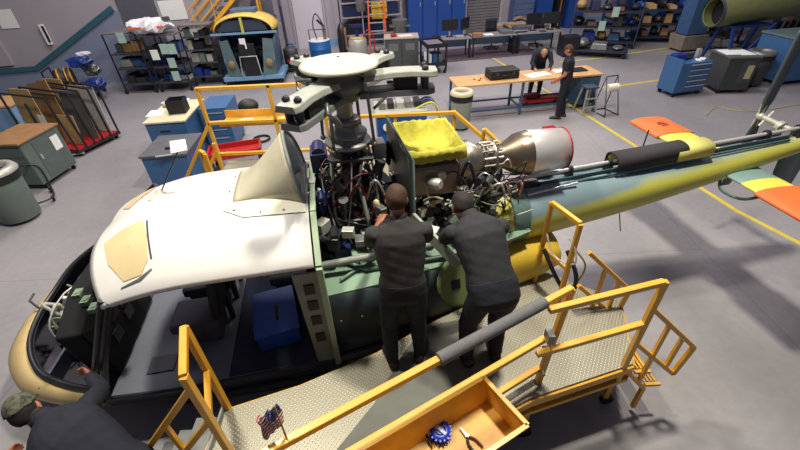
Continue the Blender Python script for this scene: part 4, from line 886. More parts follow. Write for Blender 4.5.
# bagged parts behind the rack
bt = thing('low_trolley', 'dark wheeled trolley behind the sheet rack carrying wrapped round parts', 'trolley', G(88, 96), .3)
mb = MB(); mb.box((-.2, 0, .35), (1.3, .7, .05)); build(mb, 'platform', BLKM, bt)
mb = MB(); fr(mb, [(-.8, -.33, .3), (-.8, -.33, .95), (-.8, .33, .95), (-.8, .33, .3)]); build(mb, 'handle_frame', BLKM, bt)
mb = MB(); mb.tube(bez([(.4, -.3, .3), (.7, -.2, .32), (.85, 0, .1)], 5), .02); build(mb, 'tow_bar', LGREY, bt)
casters(bt, (-.7, .45), (-.3, .3), .07)
mb = MB(); mb.lathe((-.35, 0, .0), (1, .3, 0), [(0, .1), (.02, .27), (.2, .3), (.22, .22), (.30, .22), (.32, .3), (.5, .28), (.52, .1)], 24); o = solo(mb, 'wrapped_drum', M('drum_brown', (62, 54, 44), .5, var=.4, scale=10), 'dark brown banded round part lying on the trolley behind the sheet rack', 'part', loc=G(68, 78, .65), rz=.2)
mb = MB()
for z in (.1, .3, .42): mb.lathe((-.35 + z, z * .3, 0), (1, .3, 0), [(0, .296), (.02, .304), (.04, .296)], 24, cap=False)
build(mb, 'yellow_band', YEL, o)
for i, (px, py, z, r, mt, lab) in enumerate(((80, 62, 1.1, (.34, .22, .16), DBLUE, 'blue plastic wrapped bundle, upper one above the trolley behind the rack'), (92, 70, .75, (.24, .2, .18), GREY, 'grey wrapped lump on the trolley behind the rack'), (97, 84, .5, (.24, .22, .2), DBLUE, 'blue wrapped bundle low at the right end of the trolley'), (84, 54, 1.25, (.2, .12, .08), PLAST, 'clear plastic wrap crumpled over the blue bundle'))):
    mb = MB(); rg = []
    for k in range(9):
        a = -math.pi / 2 + math.pi * k / 8; q = max(math.cos(a), .02); rg.append([Vector((r[0] * q * math.cos(b) * (1 + .2 * math.sin(3 * b + k * 2.1) + .12 * math.sin(7 * b - k * 1.7)), r[1] * q * math.sin(b) * (1 + .2 * math.cos(4 * b + k)), r[2] * (math.sin(a) + .25 * math.sin(5 * b + k) * q))) for b in [2 * math.pi * j / 14 for j in range(14)]])
    mb.loft(rg, smooth=False); solo(mb, 'wrapped_bundle', mt, lab, 'bundle', loc=G(px, py, z), rz=.4)
# wheeled shelves with boxes
def shelf_unit(label, loc, rz, w, d, h, levels, top=True):
    t = thing('shelf_trolley', label, 'shelf', loc, rz, 'black wheeled parts shelves')
    for x in (-w / 2, w / 2):
        for y in (-d / 2, d / 2): mb = MB(); mb.beam((x, y, .1), (x, y, h), .035); build(mb, 'upright', BLKM, t)
    for z in levels: mb = MB(); mb.box((0, 0, z), (w, d, .025)); mb.beam((-w / 2, -d / 2, z), (w / 2, -d / 2, z), .03, .04); build(mb, 'shelf_board', DKGREY, t)
    if top: mb = MB(); mb.box((0, 0, h), (w + .04, d + .04, .02)); fr(mb, [(-w / 2, -d / 2, h), (w / 2, -d / 2, h), (w / 2, d / 2, h), (-w / 2, d / 2, h), (-w / 2, -d / 2, h)], .04); build(mb, 'top_board', M('shelf_top', (112, 106, 108), .5), t)
    casters(t, (-w / 2, w / 2), (-d / 2, d / 2), .06); return t
units = [('black wheeled shelf trolley nearest the blue-grey wall, bulky bag on its top', G(143, 93) + Vector((0, .5, 0)), .02, 1.0, 1.1, 1.86, (.3, .8, 1.25)),
         ('black wheeled shelf trolley in the middle of the three, taped with pale sheets', G(178, 91) + Vector((0, .5, 0)), .02, 1.0, 1.1, 1.75, (.3, .8, 1.2)),
         ('black wheeled shelf trolley next to the cockpit jig, empty grey top', G(210, 84) + Vector((.08, .2, 0)), .05, .95, .7, 1.9, (.3, .75, 1.15, 1.55))]
BC = [BLUE, DBLUE, BLKM, GGREY, CARD, DBLUE, LGREY, DKGREY, DBLUE]
wn = ['bottom', 'second', 'third', 'fourth']
cn = {0: 'mid-blue', 1: 'deep blue', 2: 'black', 3: 'green-grey', 4: 'cardboard', 5: 'deep blue', 6: 'pale grey', 7: 'charcoal', 8: 'deep blue'}
un_ = ['wall-side', 'middle', 'jig-side']
r5 = random.Random(11); ci = 0
for ui, (lab, loc, rz, w_, d_, h_, lv) in enumerate(units):
    t = shelf_unit(lab, loc, rz, w_, d_, h_, lv); mi = _inv[t.name].inverted()
    for li, z in enumerate(lv):
        x = -w_ / 2 + .06; k = 0
        while x < w_ / 2 - .15 and k < 4:
            bw = r5.uniform(.16, .34); bh = r5.uniform(.12, .32); bd = r5.uniform(.3, .55)
            if x + bw > w_ / 2 - .02: break
            mb = MB(); mb.box((0, 0, bh / 2), (bw, bd, bh), taper=.94); mb.box((0, 0, bh - .01), (bw * 1.02, bd * 1.02, .02)); c_ = r5.randrange(9)
            pos = ['at the left end', 'left of centre', 'right of centre', 'at the right end'][k]
            o = solo(mb, 'parts_box', BC[c_], f'{cn[c_]} parts box {pos} of the {wn[li]} board, {un_[ui]} shelf trolley', 'box', 'boxes on the wheeled shelves', loc=mi @ Vector((x + bw / 2, -.08, z + .013)), rz=rz + r5.uniform(-.05, .05), bev=.008)
            x += bw + .03; k += 1
for i, (px, py, z, lab) in enumerate(((164, 49, 1.1, 'pale green sheet taped on the middle shelf trolley, upper left of four'), (172, 49, 1.1, 'pale green sheet taped on the middle shelf trolley, upper right of four'), (172, 63, .85, 'pale green sheet taped on the middle shelf trolley, third down'), (176, 76, .55, 'pale green sheet taped on the middle shelf trolley, lowest'), (194, 32, 1.5, 'white sheet hanging from the jig-side shelf trolley'), (121, 38, 1.5, 'pale green sheet at the top of the wall-side shelf trolley'), (155, 55, 1.0, 'cream sheet low on the middle shelf trolley'))):
    p = G(px, py, z); yy = 13.55 if i not in (4,) else 14.5; s_ = (yy - 0) / p.y; p = Vector((p.x * s_, yy, CAMH + (p.z - CAMH) * s_))
    mb = MB(); mb.plate([(-.12, 0, -.15), (.12, 0, -.15), (.12, 0, .15), (-.12, 0, .15)], (0, .004, 0)); solo(mb, 'taped_sheet', M('sheet_green', (160, 184, 172), .7) if i != 4 and i != 6 else PAPER, lab, 'paper', 'sheets taped to the shelf trolleys', loc=p)
p = G(158, 22, 1.8)
mb = MB(); rg = []
for k in range(9):
    a = -math.pi / 2 + math.pi * k / 8; q = max(math.cos(a), .02); rg.append([Vector((.66 * q * math.cos(b) * (1 + .14 * math.sin(3 * b + k * 1.9)), .5 * q * math.sin(b) * (1 + .14 * math.cos(4 * b + k)), .2 * math.sin(a) + .09 * math.sin(4 * b + k) * q)) for b in [2 * math.pi * j / 18 for j in range(18)]])
mb.loft(rg, smooth=False); pb = thing('plastic_wrap', 'bulky clear plastic bag with an orange strip lying on top of the shelf trolleys', 'bag', Vector((-7.55, 14.0, 2.02)), .05)
build(mb, 'plastic_bag', PLAST, pb)
mb = MB(); mb.box((0.05, -.40, .0), (1.0, .05, .05), rz=.08); build(mb, 'orange_strip', ORANGE, pb)
mb = MB(); mb.box((.5, .1, .15), (.22, .2, .1), rz=.6); build(mb, 'dark_part', DKGREY, pb)
# blue stepped cabinets
c1 = thing('tool_cabinet', 'blue cabinet with a cream work top covered in papers beside the far work stand', 'cabinet', (-4.98, 9.0, 0), R(4))
mb = MB(); mb.box((0, 0, .52), (.84, 1.35, .92)); build(mb, 'body', BLUE, c1, bev=.01)
mb = MB(); mb.box((0, 0, 1.0), (.88, 1.4, .04)); build(mb, 'top', M('top_cream', (206, 196, 160), .5), c1, bev=.006)
mb = MB(); mb.box((-.05, -.68, .8), (.22, .012, .03)); build(mb, 'handle', BLKM, c1)
casters(c1, (-.4, .4), (-.6, .6))
c2 = thing('tool_cabinet', 'low blue cabinet with a dark grey top, in front of the cream-topped one', 'cabinet', (-4.5, 7.55, 0), R(4))
mb = MB(); mb.box((0, 0, .42), (.85, .95, .74)); build(mb, 'body', BLUE, c2, bev=.01)
mb = MB(); mb.box((0, 0, .81), (.89, 1.0, .04)); build(mb, 'top', M('top_dark', (86, 88, 92), .5), c2)
casters(c2, (-.4, .4), (-.4, .4))
bx = thing('open_crate', 'small black open crate standing on the cream cabinet top', 'crate', G(177, 114, 1.02) + Vector((0, .15, 0)), R(8))
mb = MB(); mb.box((0, 0, .015), (.36, .34, .02)); build(mb, 'bottom', BLACK, bx)
for x in (-.175, .175): mb = MB(); mb.box((x, 0, .15), (.012, .34, .28)); build(mb, 'side_wall', BLACK, bx)
for y in (-.165, .165): mb = MB(); mb.box((0, y, .15), (.36, .012, .28)); build(mb, 'side_wall', BLACK, bx)
for px, py, w_, d_, rz, lab in ((156, 113, .34, .42, .2, 'pale sheet on the cream cabinet top, left of the crate'), (180, 101, .4, .3, .1, 'white sheet at the back of the cream cabinet top'), (168, 102, .24, .22, -.2, 'pale sheet at the far left corner of the cream cabinet top')):
    sheet('paper_sheet', lab, G(px, py, 1.021), w_, d_, rz)
mb = MB(); mb.box((0, 0, .03), (.2, .1, .06)); solo(mb, 'small_case', CARD, 'little brown case at the back edge of the cream cabinet top', 'case', loc=G(168, 107, 1.024), bev=.01)
mb = MB(); mb.box((0, 0, .008), (.3, .04, .016)); solo(mb, 'marker_pen', LGREY, 'slim pale tool on the dark low cabinet top', 'tool', loc=G(164, 156, .831), rz=.2)
mb = MB(); mb.box((0, 0, .02), (.09, .06, .04)); solo(mb, 'small_part', BLKM, 'small black part on the dark low cabinet top', 'part', loc=G(168, 149, .831), rz=.2, bev=.008)
c3 = thing('tool_chest', 'narrow blue tool chest standing between the cream-topped cabinet and the far stand', 'tool chest', (-4.18, 9.45, 0), R(4))
mb = MB(); mb.box((0, 0, .55), (.62, .9, .95)); build(mb, 'body', BLUE, c3, bev=.01)
for i in range(4): mb = MB(); mb.box((0, -.455, .25 + .2 * i), (.56, .012, .17)); dd = build(mb, 'drawer', BLUE, c3, bev=.004); mb = MB(); mb.box((0, -.47, .31 + .2 * i), (.4, .02, .015)); build(mb, 'handle', SILVER, dd)
casters(c3, (-.25, .25), (-.38, .38))
# cockpit jig
J = thing('cockpit_jig', 'blue-grey helicopter cockpit frame with a yellow hood standing on a pale blue dolly', 'cockpit frame', (-4.8, 14.75, 0), R(4)); J.scale = (1, 1, 1.13)
mb = MB(); mb.box((0, 0, .22), (2.0, 1.3, .12)); build(mb, 'dolly', LBLUE, J, bev=.01); casters(J, (-.9, .9), (-.55, .55), .07)
CK = M('cockpit_grey', (72, 96, 116), .5); CI = M('cockpit_inner', (44, 54, 72), .6)
mb = MB(); mb.plate([(-.82, .5, .28), (.82, .5, .28), (.95, .5, 1.75), (-.95, .5, 1.75)], (0, .05, 0)); build(mb, 'rear_panel', CI, J)
for sg in (-1, 1):
    mb = MB(); rg = [[Vector((sg * (x + .0), y, z)) for y, z in ((-.6, .28), (-.5, .75), (-.2, 1.25), (.5, 1.55))] + [Vector((sg * (x + .0), .5, .28))] for x in (.82,)]
    mb.plate([(sg * .74, -.6, .28), (sg * .74, .5, .28), (sg * .9, .5, 1.45), (sg * .86, -.3, 1.30), (sg * .78, -.6, .7)], (sg * .05, 0, 0)); sp_ = build(mb, 'side_panel', CK, J)
    mb = MB(); mb.lathe((sg * .62, -.62, .62), (0, -1, .15), [(0, .13), (.04, .11), (.05, .02)], 20); build(mb, 'oval_opening', M('tan_lining', (120, 104, 70), .6), sp_)
    mb = MB(); mb.plate([(sg * .36, -.66, .28), (sg * .80, -.6, .28), (sg * .86, -.5, 1.25), (sg * .56, -.58, 1.3)], (0, .04, 0)); build(mb, 'front_cheek', M('cheek_green', (84, 106, 108), .5), J)
mb = MB(); mb.box((0, -.35, .62), (.5, .6, .7)); mb.box((0, -.62, .98), (.52, .1, .42)); build(mb, 'console', BLKM, J, bev=.02)
mb = MB(); mb.tube([(-.32, -.72, .35), (-.27, -.70, .85), (.27, -.70, .85), (.32, -.72, .35)], .02); build(mb, 'console_frame', LGREY, J)
mb = MB(); mb.beam((-1.05, -.55, 1.45), (1.05, -.55, 1.45), .06, .05); mb.beam((-1.05, .5, 1.5), (1.05, .5, 1.5), .06, .05); build(mb, 'cross_bar', LBLUE, J)
mb = MB(); rg = []
for y, k in ((-.55, .94), (-.35, 1.0), (.1, 1.02), (.5, 1.0)):
    rg.append([Vector((1.0 * k * math.cos(a), y, 1.5 + .42 * k * math.sin(a))) for a in [math.pi * j / 16 for j in range(17)]])
mb.loft(rg, 0, cap=False, closed=False); o = build(mb, 'hood', M('hood_yellow', (206, 176, 84), .5), J); o.modifiers.new('solid', 'SOLIDIFY').thickness = .03
mb = MB(); mb.plate([(-.78, -.5, 1.5), (.78, -.5, 1.5), (.6, -.5, 1.78), (-.6, -.5, 1.78)], (0, .03, 0)); build(mb, 'windscreen_frame', CI, J)
mb = MB(); mb.beam((0, -.56, 1.45), (0, -.56, 1.85), .08, .05); build(mb, 'centre_post', YGRN, J)
mb = MB(); mb.box((0, .2, 1.95), (.8, .5, .12)); build(mb, 'top_pad', M('pad_blue', (78, 100, 124), .6), J, bev=.02)
mb = MB(); mb.plate([(-.1, 0, -.16), (.1, 0, -.16), (.1, 0, .16), (-.1, 0, .16)], (0, .004, 0)); solo(mb, 'taped_sheet', PAPER, 'white sheet hanging on the front of the cockpit jig', 'paper', loc=(-4.83, 14.08, 1.35))
# shop vacuum
v = thing('shop_vacuum', 'black and red shop vacuum standing left of the blue drum', 'vacuum', G(293, 72) + Vector((0, .2, 0)), 0)
mb = MB(); mb.lathe((0, 0, .08), (0, 0, 1), [(0, .25), (.04, .27), (.5, .27), (.54, .22)], 20); build(mb, 'tank', BLKM, v)
mb = MB(); mb.lathe((0, 0, .6), (0, 0, 1), [(0, .26), (.16, .27), (.22, .18), (.24, .05)], 20); build(mb, 'motor_head', DKGREY, v)
mb = MB(); mb.tube([(-.14, 0, .82), (-.1, 0, .93), (.1, 0, .93), (.14, 0, .82)], .018); build(mb, 'handle', BLACK, v)
mb = MB(); mb.tube(bez([(.1, -.25, .5), (.3, -.4, .6), (.2, -.35, .2), (-.1, -.35, .15)], 6), .03); build(mb, 'hose', BLACK, v)
mb = MB(); mb.box((0, -.27, .4), (.2, .03, .14)); build(mb, 'red_badge', RED, v)
casters(v, (-.2, .2), (-.2, .2), .04)
# blue drum with a pump
d = thing('oil_drum', 'blue steel drum with a white lid beside the white door', 'drum', (-2.72, 16.3, 0), 0)
mb = MB(); mb.lathe((0, 0, 0), (0, 0, 1), [(0, .39), (.02, .4), (.3, .4), (.32, .415), (.34, .4), (.62, .4), (.64, .415), (.66, .4), (.9, .4), (.92, .39)], 28); build(mb, 'shell', M('drum_blue', (22, 86, 150), .4), d)
mb = MB(); mb.cyl((0, 0, .921), (0, 0, .94), .395, n=28); build(mb, 'lid', WHITE, d)
pm = thing('drum_pump', 'hand pump with a bent black hose standing on the blue drum', 'pump', (-2.60, 16.35, .945), 0)
mb = MB(); mb.cyl((.1, 0, 0), (.1, 0, .45), .06, n=12); build(mb, 'pump_body', GREY, pm)
mb = MB(); mb.tube(bez([(-.2, 0, 0), (-.28, 0, .5), (-.15, 0, .85), (0, 0, .7), (.12, 0, .4)], 6), .02); build(mb, 'hose', BLACK, pm)
mb = MB(); mb.box((.0, 0, .55), (.3, .06, .07), rot=Matrix.Rotation(R(45), 3, 'Y')); build(mb, 'handle', BLKM, pm)
mb = MB(); mb.tube([(-.45, -.1, -.9), (-.45, -.1, .35), (.2, -.1, .35)], .022); build(mb, 'stand_frame', DKGREY, pm)
# window-like shelving with dark blue bins
sh = thing('bin_shelving', 'grey shelving holding dark blue bins behind the ladder', 'shelving', (-1.2, 19.2, 0), SL)
for x in (-.9, 0, .9, 1.7): mb = MB(); mb.beam((x, 0, 0), (x, 0, 3.4), .06); build(mb, 'upright', M('post_grey', (150, 146, 152), .5), sh)
for z in (.5, 1.2, 1.75, 2.4, 3.1): mb = MB(); mb.box((.4, .2, z), (2.6, .5, .05)); build(mb, 'shelf_board', M('post_grey', (150, 146, 152), .5), sh)
mi = _inv[sh.name].inverted()
for li, z in enumerate((.53, 1.23, 1.78, 2.43)):
    for k, x in enumerate((-.45, .45, 1.3)):
        mb = MB(); mb.box((0, 0, .22), (.72 if k < 2 else .6, .36, .42)); c_ = [BLKM, M('bin_navy', (24, 34, 74), .5)][(li + k) % 2]
        solo(mb, 'storage_bin', c_, f'{["black", "navy"][(li + k) % 2]} storage bin, {["left", "middle", "right"][k]} on the {["lowest", "second", "third", "fourth"][li]} board behind the ladder', 'bin', 'bins in the grey shelving', loc=mi @ Vector((x, .2, z)), rz=SL, bev=.01)
# ladder
ld = thing('step_ladder', 'orange step ladder standing in front of the bin shelving', 'ladder', (-.80, 17.6, 0), .05)
for sg in (0, .75): mb = MB(); mb.beam((-.1 + sg * .0, -.1 + sg * 1.2, 0), (-.02, .3, 2.7), .06, .09); build(mb, 'side_rail', ORG, ld); mb = MB(); mb.beam((.62, -.1 + sg * 1.2, 0), (.52, .3, 2.7), .06, .09); build(mb, 'side_rail', ORG, ld)
for k in range(8): z = .3 + .3 * k; mb = MB(); mb.box((.25, -.1 + .4 * z / 2.7, z), (.6, .09, .03)); build(mb, 'rung', LGREY, ld)
mb = MB(); 
for z in (1.35, 1.55, 1.75): mb.box((0, 0, z), (.62, .3, .18))
solo(mb, 'yellow_bins', M('bin_yellow', (212, 176, 40), .5), 'stack of yellow trays hung right beside the orange ladder', 'trays', loc=(-.45, 18.3, 0), rz=.1, bev=.01)
tk = thing('white_tank', 'white round tank with a yellow rim standing left of the ladder', 'tank', (-1.35, 17.2, 0), 0)
mb = MB(); mb.lathe((0, 0, .1), (0, 0, 1), [(0, .3), (.1, .36), (.6, .36), (.7, .28), (.72, .1)], 24); build(mb, 'vessel', LGREY, tk)
mb = MB(); mb.lathe((0, 0, .74), (0, 0, 1), [(0, .3), (.03, .33), (.06, .3)], 24); build(mb, 'rim', YEL, tk)
mb = MB(); mb.cyl((0, 0, .8), (0, 0, 1.15), .07, n=12); mb.box((0, 0, 1.2), (.5, .2, .08)); build(mb, 'valve', M('navy_part', (26, 38, 88), .35), tk)
mb = MB(); mb.tube([Vector((.45 + .22 * math.cos(a), -.1, .55 + .5 * math.sin(a))) for a in [2 * math.pi * i / 24 for i in range(25)]], .025); build(mb, 'hose_loop', RED, tk)
casters(tk, (-.2, .2), (-.2, .2))
bgp = thing('golf_bag', 'upright dark bag leaning against the shelving beside the blue drum', 'bag', (-2.0, 17.6, 0), 0)
mb = MB(); mb.lathe((0, 0, 0), (.02, .03, 1), [(0, .16), (.5, .2), (1.0, .19), (1.2, .12), (1.28, .05)], 16); build(mb, 'bag_body', BLKM, bgp); mb = MB(); mb.box((.16, -.1, .7), (.08, .06, .8)); build(mb, 'brown_strap', WOODD, bgp)
mb = MB(); mb.lathe((0, 0, 0), (0, 0, 1), [(0, .18), (.1, .2), (.6, .2), (.7, .15)], 18); mb.tube([(0, 0, .7), (0, 0, .9)], .03)
solo(mb, 'grey_punch_head', GREY, 'rounded grey lamp head mounted on the post left of the ladder', 'lamp', loc=(-1.2, 18.6, 1.5))
# grey double cabinet, black cart
gc = thing('cabinet', 'dark grey double-door cabinet with a light top beside the orange ladder', 'cabinet', (.36, 15.6, 0), R(0))
mb = MB(); mb.box((0, .2, .52), (1.2, .75, .98)); build(mb, 'body', DKGREY, gc, bev=.01)
mb = MB(); mb.box((0, .2, 1.03), (1.24, .8, .04)); build(mb, 'top', M('top_tan', (168, 156, 142), .5), gc)
for sg in (-1, 1):
    mb = MB(); mb.box((sg * .3, -.18, .52), (.56, .015, .9)); dd = build(mb, 'door', M('door_dk', (66, 70, 70), .5), gc, bev=.004)
    mb = MB(); mb.box((sg * .3, -.19, .74), (.34, .012, .24)); build(mb, 'window_panel', GREY, dd)
sheet('paper_sheet', 'pinkish papers lying on the grey double-door cabinet', (.5, 15.75, 1.053), .5, .35, .2, M('paper_pink', (214, 200, 206), .7))
mb = MB(); mb.box((0, 0, .05), (.2, .12, .1)); solo(mb, 'red_tool', RED, 'small red tool on the grey double-door cabinet', 'tool', loc=(.08, 15.6, 1.053), rz=.3, bev=.02)
mb = MB(); mb.lathe((0, 0, 0), (0, 0, 1), [(0, .26), (.5, .3), (.52, .3)], 18); mb.box((0, .0, .3), (.8, .5, .02)); o = solo(mb, 'grey_tub', GREY, 'grey round tub standing on a stand behind the grey cabinet', 'tub', loc=(.35, 17.3, .82))
stn = thing('tub_stand', 'dark stand carrying the grey tub behind the grey cabinet', 'stand', (.35, 17.3, 0), 0)
mb = MB(); mb.box((0, 0, .79), (.9, .6, .05)); build(mb, 'top', DKGREY, stn)
for x in (-.4, .4):
    for y in (-.25, .25): mb = MB(); mb.beam((x, y, 0), (x, y, .78), .05); build(mb, 'leg', BLKM, stn)
bc_ = thing('service_cart', 'black two-shelf service cart between the grey cabinet and the desks', 'cart', (1.45, 14.95, 0), R(10))
for z in (.3, .9): mb = MB(); mb.box((0, 0, z), (.72, 1.05, .05)); mb.box((0, -.5, z + .05), (.72, .04, .1)); mb.box((0, .5, z + .05), (.72, .04, .1)); mb.box((-.34, 0, z + .05), (.04, 1.05, .1)); mb.box((.34, 0, z + .05), (.04, 1.05, .1)); build(mb, 'tray', BLKM, bc_)
for x in (-.33, .33):
    for y in (-.48, .48): mb = MB(); mb.beam((x, y, .1), (x, y, .95), .06); build(mb, 'post', BLKM, bc_)
casters(bc_, (-.3, .3), (-.45, .45), .06)
mb = MB(); mb.box((0, 0, .0), (.56, .85, .02)); solo(mb, 'grey_liner', M('liner_mauve', (112, 102, 116), .6), 'mauve-grey mat lying in the upper tray of the black cart', 'mat', loc=bc_.location + Vector((0, 0, .94)), rz=R(10))
for k in range(3):
    mb = MB(); mb.box((0, 0, .15), (.16, .5, .3)); solo(mb, 'supply_box', [PAPER, BLUE, GREY][k], ['white', 'blue', 'grey'][k] + ' supply box on the lower tray of the black cart', 'box', 'boxes on the black cart', loc=bc_.location + Vector((-.2 + .2 * k, -.1, .33)), rz=R(10), bev=.01)
# lockers
for k in range(4):
    x = .72 + k * .66; lk = thing('locker', ['leftmost', 'second', 'third', 'rightmost'][k] + ' of the four tall blue lockers against the back wall', 'locker', (x + .36, yb(x + .36) - .42, 0), SL, 'tall blue lockers')
    mb = MB(); mb.box((0, .1, 1.5), (.65, .5, 3.0)); build(mb, 'body', LOCK, lk, bev=.008)
    mb = MB(); mb.box((0, -.155, 1.55), (.61, .015, 2.8)); dd = build(mb, 'door', LOCK, lk, bev=.004)
    mb = MB(); mb.box((.22, -.175, 1.5), (.03, .03, .16)); build(mb, 'handle', SILVER, dd)
for k, x in enumerate((7.2, 8.0, 8.85, 12.2)):
    lk = thing('locker', ['blue storage cupboard just right of the desk monitors, first of three', 'blue storage cupboard behind the right desks, second of three', 'blue storage cupboard next to the parts shelves, third of three', 'blue cupboard beyond the parts trolleys by the back wall'][k], 'cupboard', (x, yb(x) - .42, 0), SL)
    mb = MB(); mb.box((0, .1, 1.4), (.8 if k != 1 else .3, .5, 2.8)); build(mb, 'body', LOCK if k != 1 else BLKM, lk, bev=.008)
    mb = MB(); mb.box((0, -.155, 1.45), (.74 if k != 1 else .05, .015, 2.6)); build(mb, 'door', LOCK if k != 1 else WOODD, lk, bev=.004)
# small drawer cabinet with chest on the wall by the desks
wc = thing('drawer_cabinet', 'blue-grey drawer cabinet against the wall behind the desks', 'cabinet', (6.1, yb(6.1) - .5, 0), SL)
mb = MB(); mb.box((0, 0, .75), (1.0, .5, 1.5)); build(mb, 'body', M('cab_slate', (70, 88, 124), .5), wc, bev=.01)
for i in range(6): mb = MB(); mb.box((0, -.255, .2 + i * .23), (.92, .015, .2)); build(mb, 'drawer', M('cab_slate2', (82, 98, 130), .5), wc, bev=.004)
mb = MB(); rg = []
for i in range(4):
    mb = MB(); mb.tube(bez([(0, 0, 0), (.3, .1, .12), (.5, 0, .02), (.25, -.15, .05)], 6), .07); solo(mb, 'brown_bundle', M('bundle_brown', (132, 104, 74), .8, var=.3), f'{["lowest", "second", "third", "topmost"][i]} brown padded bundle piled beside the roller door', 'bundle', 'brown bundles beside the roller door', loc=(4.75 + .42 * (i % 2) + .15 * i, 18.2, .1 + .28 * i), rz=i)
mb = MB(); mb.box((0, 0, .05), (2.4, .7, .1)); mb.box((-1.1, 0, -.3), (.1, .6, .6)); mb.box((1.1, 0, -.3), (.1, .6, .6)); solo(mb, 'side_bench', M('bench_tan', (150, 134, 116), .6), 'tan-topped bench against the wall behind the office chairs', 'bench', loc=(5.6, 19.0, .62), rz=.1)
# desks with computers
def desk(label, loc, rz, w):
    t = thing('desk', label, 'desk', loc, rz, 'office desks in a row')
    mb = MB(); mb.box((0, 0, .73), (w, .75, .03)); build(mb, 'desk_top', M('desk_top_grey', (128, 122, 122), .5), t, bev=.004)
    for x in (-w / 2 + .05, w / 2 - .05):
        for y in (-.32, .32): mb = MB(); mb.beam((x, y, 0), (x, y, .72), .05); build(mb, 'leg', BLKM, t)
    mb = MB(); mb.box((0, .32, .5), (w - .15, .02, .35)); build(mb, 'modesty_panel', LBLUE, t)
    return t
desk('office desk nearest the black service cart', (2.35, 16.65, 0), R(5), 1.35); desk('middle office desk with the mesh chair behind it', (3.95, 16.9, 0), R(5), 1.75); desk('right office desk carrying two monitors', (5.75, 17.1, 0), R(5), 1.75)
def monitor(label, loc, rz):
    t = thing('monitor', label, 'monitor', loc, rz, 'desk monitors')
    mb = MB(); mb.box((0, 0, .01), (.26, .2, .02)); build(mb, 'base', BLKM, t); mb = MB(); mb.box((0, .03, .2), (.06, .03, .36)); build(mb, 'stand', LGREY, t)
    mb = MB(); mb.box((0, 0, .42), (.62, .04, .40)); build(mb, 'screen', BLKM, t, bev=.006)
for i, (x, y, rz, lab) in enumerate(((2.25, 16.75, .1, 'black monitor on the desk nearest the black cart'), (2.85, 16.9, .9, 'black monitor turned sideways on the first desk'), (5.6, 17.2, .15, 'black monitor on the right desk, left of its pair'), (6.3, 17.25, -.1, 'black monitor on the right desk, right of its pair'))): monitor(lab, (x, y, .745), rz)
desk_i = [(1.75, 16.6, 'dark phone at the left end of the first desk', BLKM, .25, .2, .1), (2.6, 16.5, 'pale clutter box on the first desk below the monitors', LGREY, .3, .2, .08), (3.3, 16.6, 'brown bag on the middle desk, left end', WOODD, .35, .25, .12), (3.75, 16.75, 'white papers stacked on the middle desk', PAPER, .35, .28, .03), (4.5, 16.95, 'green-grey box on the middle desk, right end', GGREY, .5, .35, .1), (5.1, 16.95, 'black keyboard on the right desk', BLKM, .45, .16, .03), (5.9, 16.9, 'dark mouse tray on the right desk in front of the monitors', DKGREY, .25, .2, .03)]
for x, y, lab, mt, w_, d_, h_ in desk_i: mb = MB(); mb.box((0, 0, h_ / 2), (w_, d_, h_)); solo(mb, 'desk_item', mt, lab, 'desk item', loc=(x, y, .746), rz=.1, bev=.01)
def office_chair(label, loc, rz):
    t = thing('office_chair', label, 'chair', loc, rz, 'black office chairs')
    for k in range(5):
        a = 2 * math.pi * k / 5; mb = MB(); mb.beam((0, 0, .12), (.3 * math.cos(a), .3 * math.sin(a), .08), .04, .03); lg = build(mb, 'leg', BLKM, t); mb = MB(); mb.ball((.3 * math.cos(a), .3 * math.sin(a), .035), .035, 8, 6); build(mb, 'caster', BLACK, lg)
    mb = MB(); mb.cyl((0, 0, .1), (0, 0, .44), .03, n=10); build(mb, 'gas_column', GREY, t)
    mb = MB(); mb.box((0, 0, .48), (.5, .48, .08)); build(mb, 'seat', BLACK, t, bev=.03)
    mb = MB(); rg = [[Vector((x, .24 + .05 * (x / .25) ** 2 * -1 + dy, z)) for z, dy in ((.62, 0), (.8, .03), (1.0, .04), (1.12, .03))] for x in (-.25, -.12, 0, .12, .25)]; mb.loft(rg, 0, cap=False, closed=False); o = build(mb, 'mesh_back', M('mesh_black', (30, 32, 42), .8), t); o.modifiers.new('s', 'SOLIDIFY').thickness = .03
    mb = MB(); mb.beam((0, .2, .45), (0, .3, .75), .05, .03); build(mb, 'back_support', BLKM, t)
    for sg in (-1, 1): mb = MB(); mb.tube([(sg * .26, .1, .48), (sg * .3, .1, .68), (sg * .3, -.15, .68)], .02); build(mb, 'armrest', BLKM, t)
office_chair('black mesh-back office chair behind the middle desk', (4.15, 17.75, 0), .2); office_chair('black office chair tucked behind the right desk', (6.0, 17.85, 0), -.3)
mb = MB(); mb.box((0, 0, .25), (.3, .5, .5)); solo(mb, 'computer_tower', BLKM, 'black computer tower on the floor under the middle desk', 'computer', loc=(4.9, 17.1, 0), rz=.1, bev=.01)
mb = MB(); mb.box((0, 0, .35), (.6, .55, .7)); solo(mb, 'black_pedestal', BLKM, 'black drawer pedestal at the right end of the desk row', 'pedestal', loc=(6.75, 16.2, 0), rz=.1, bev=.01)
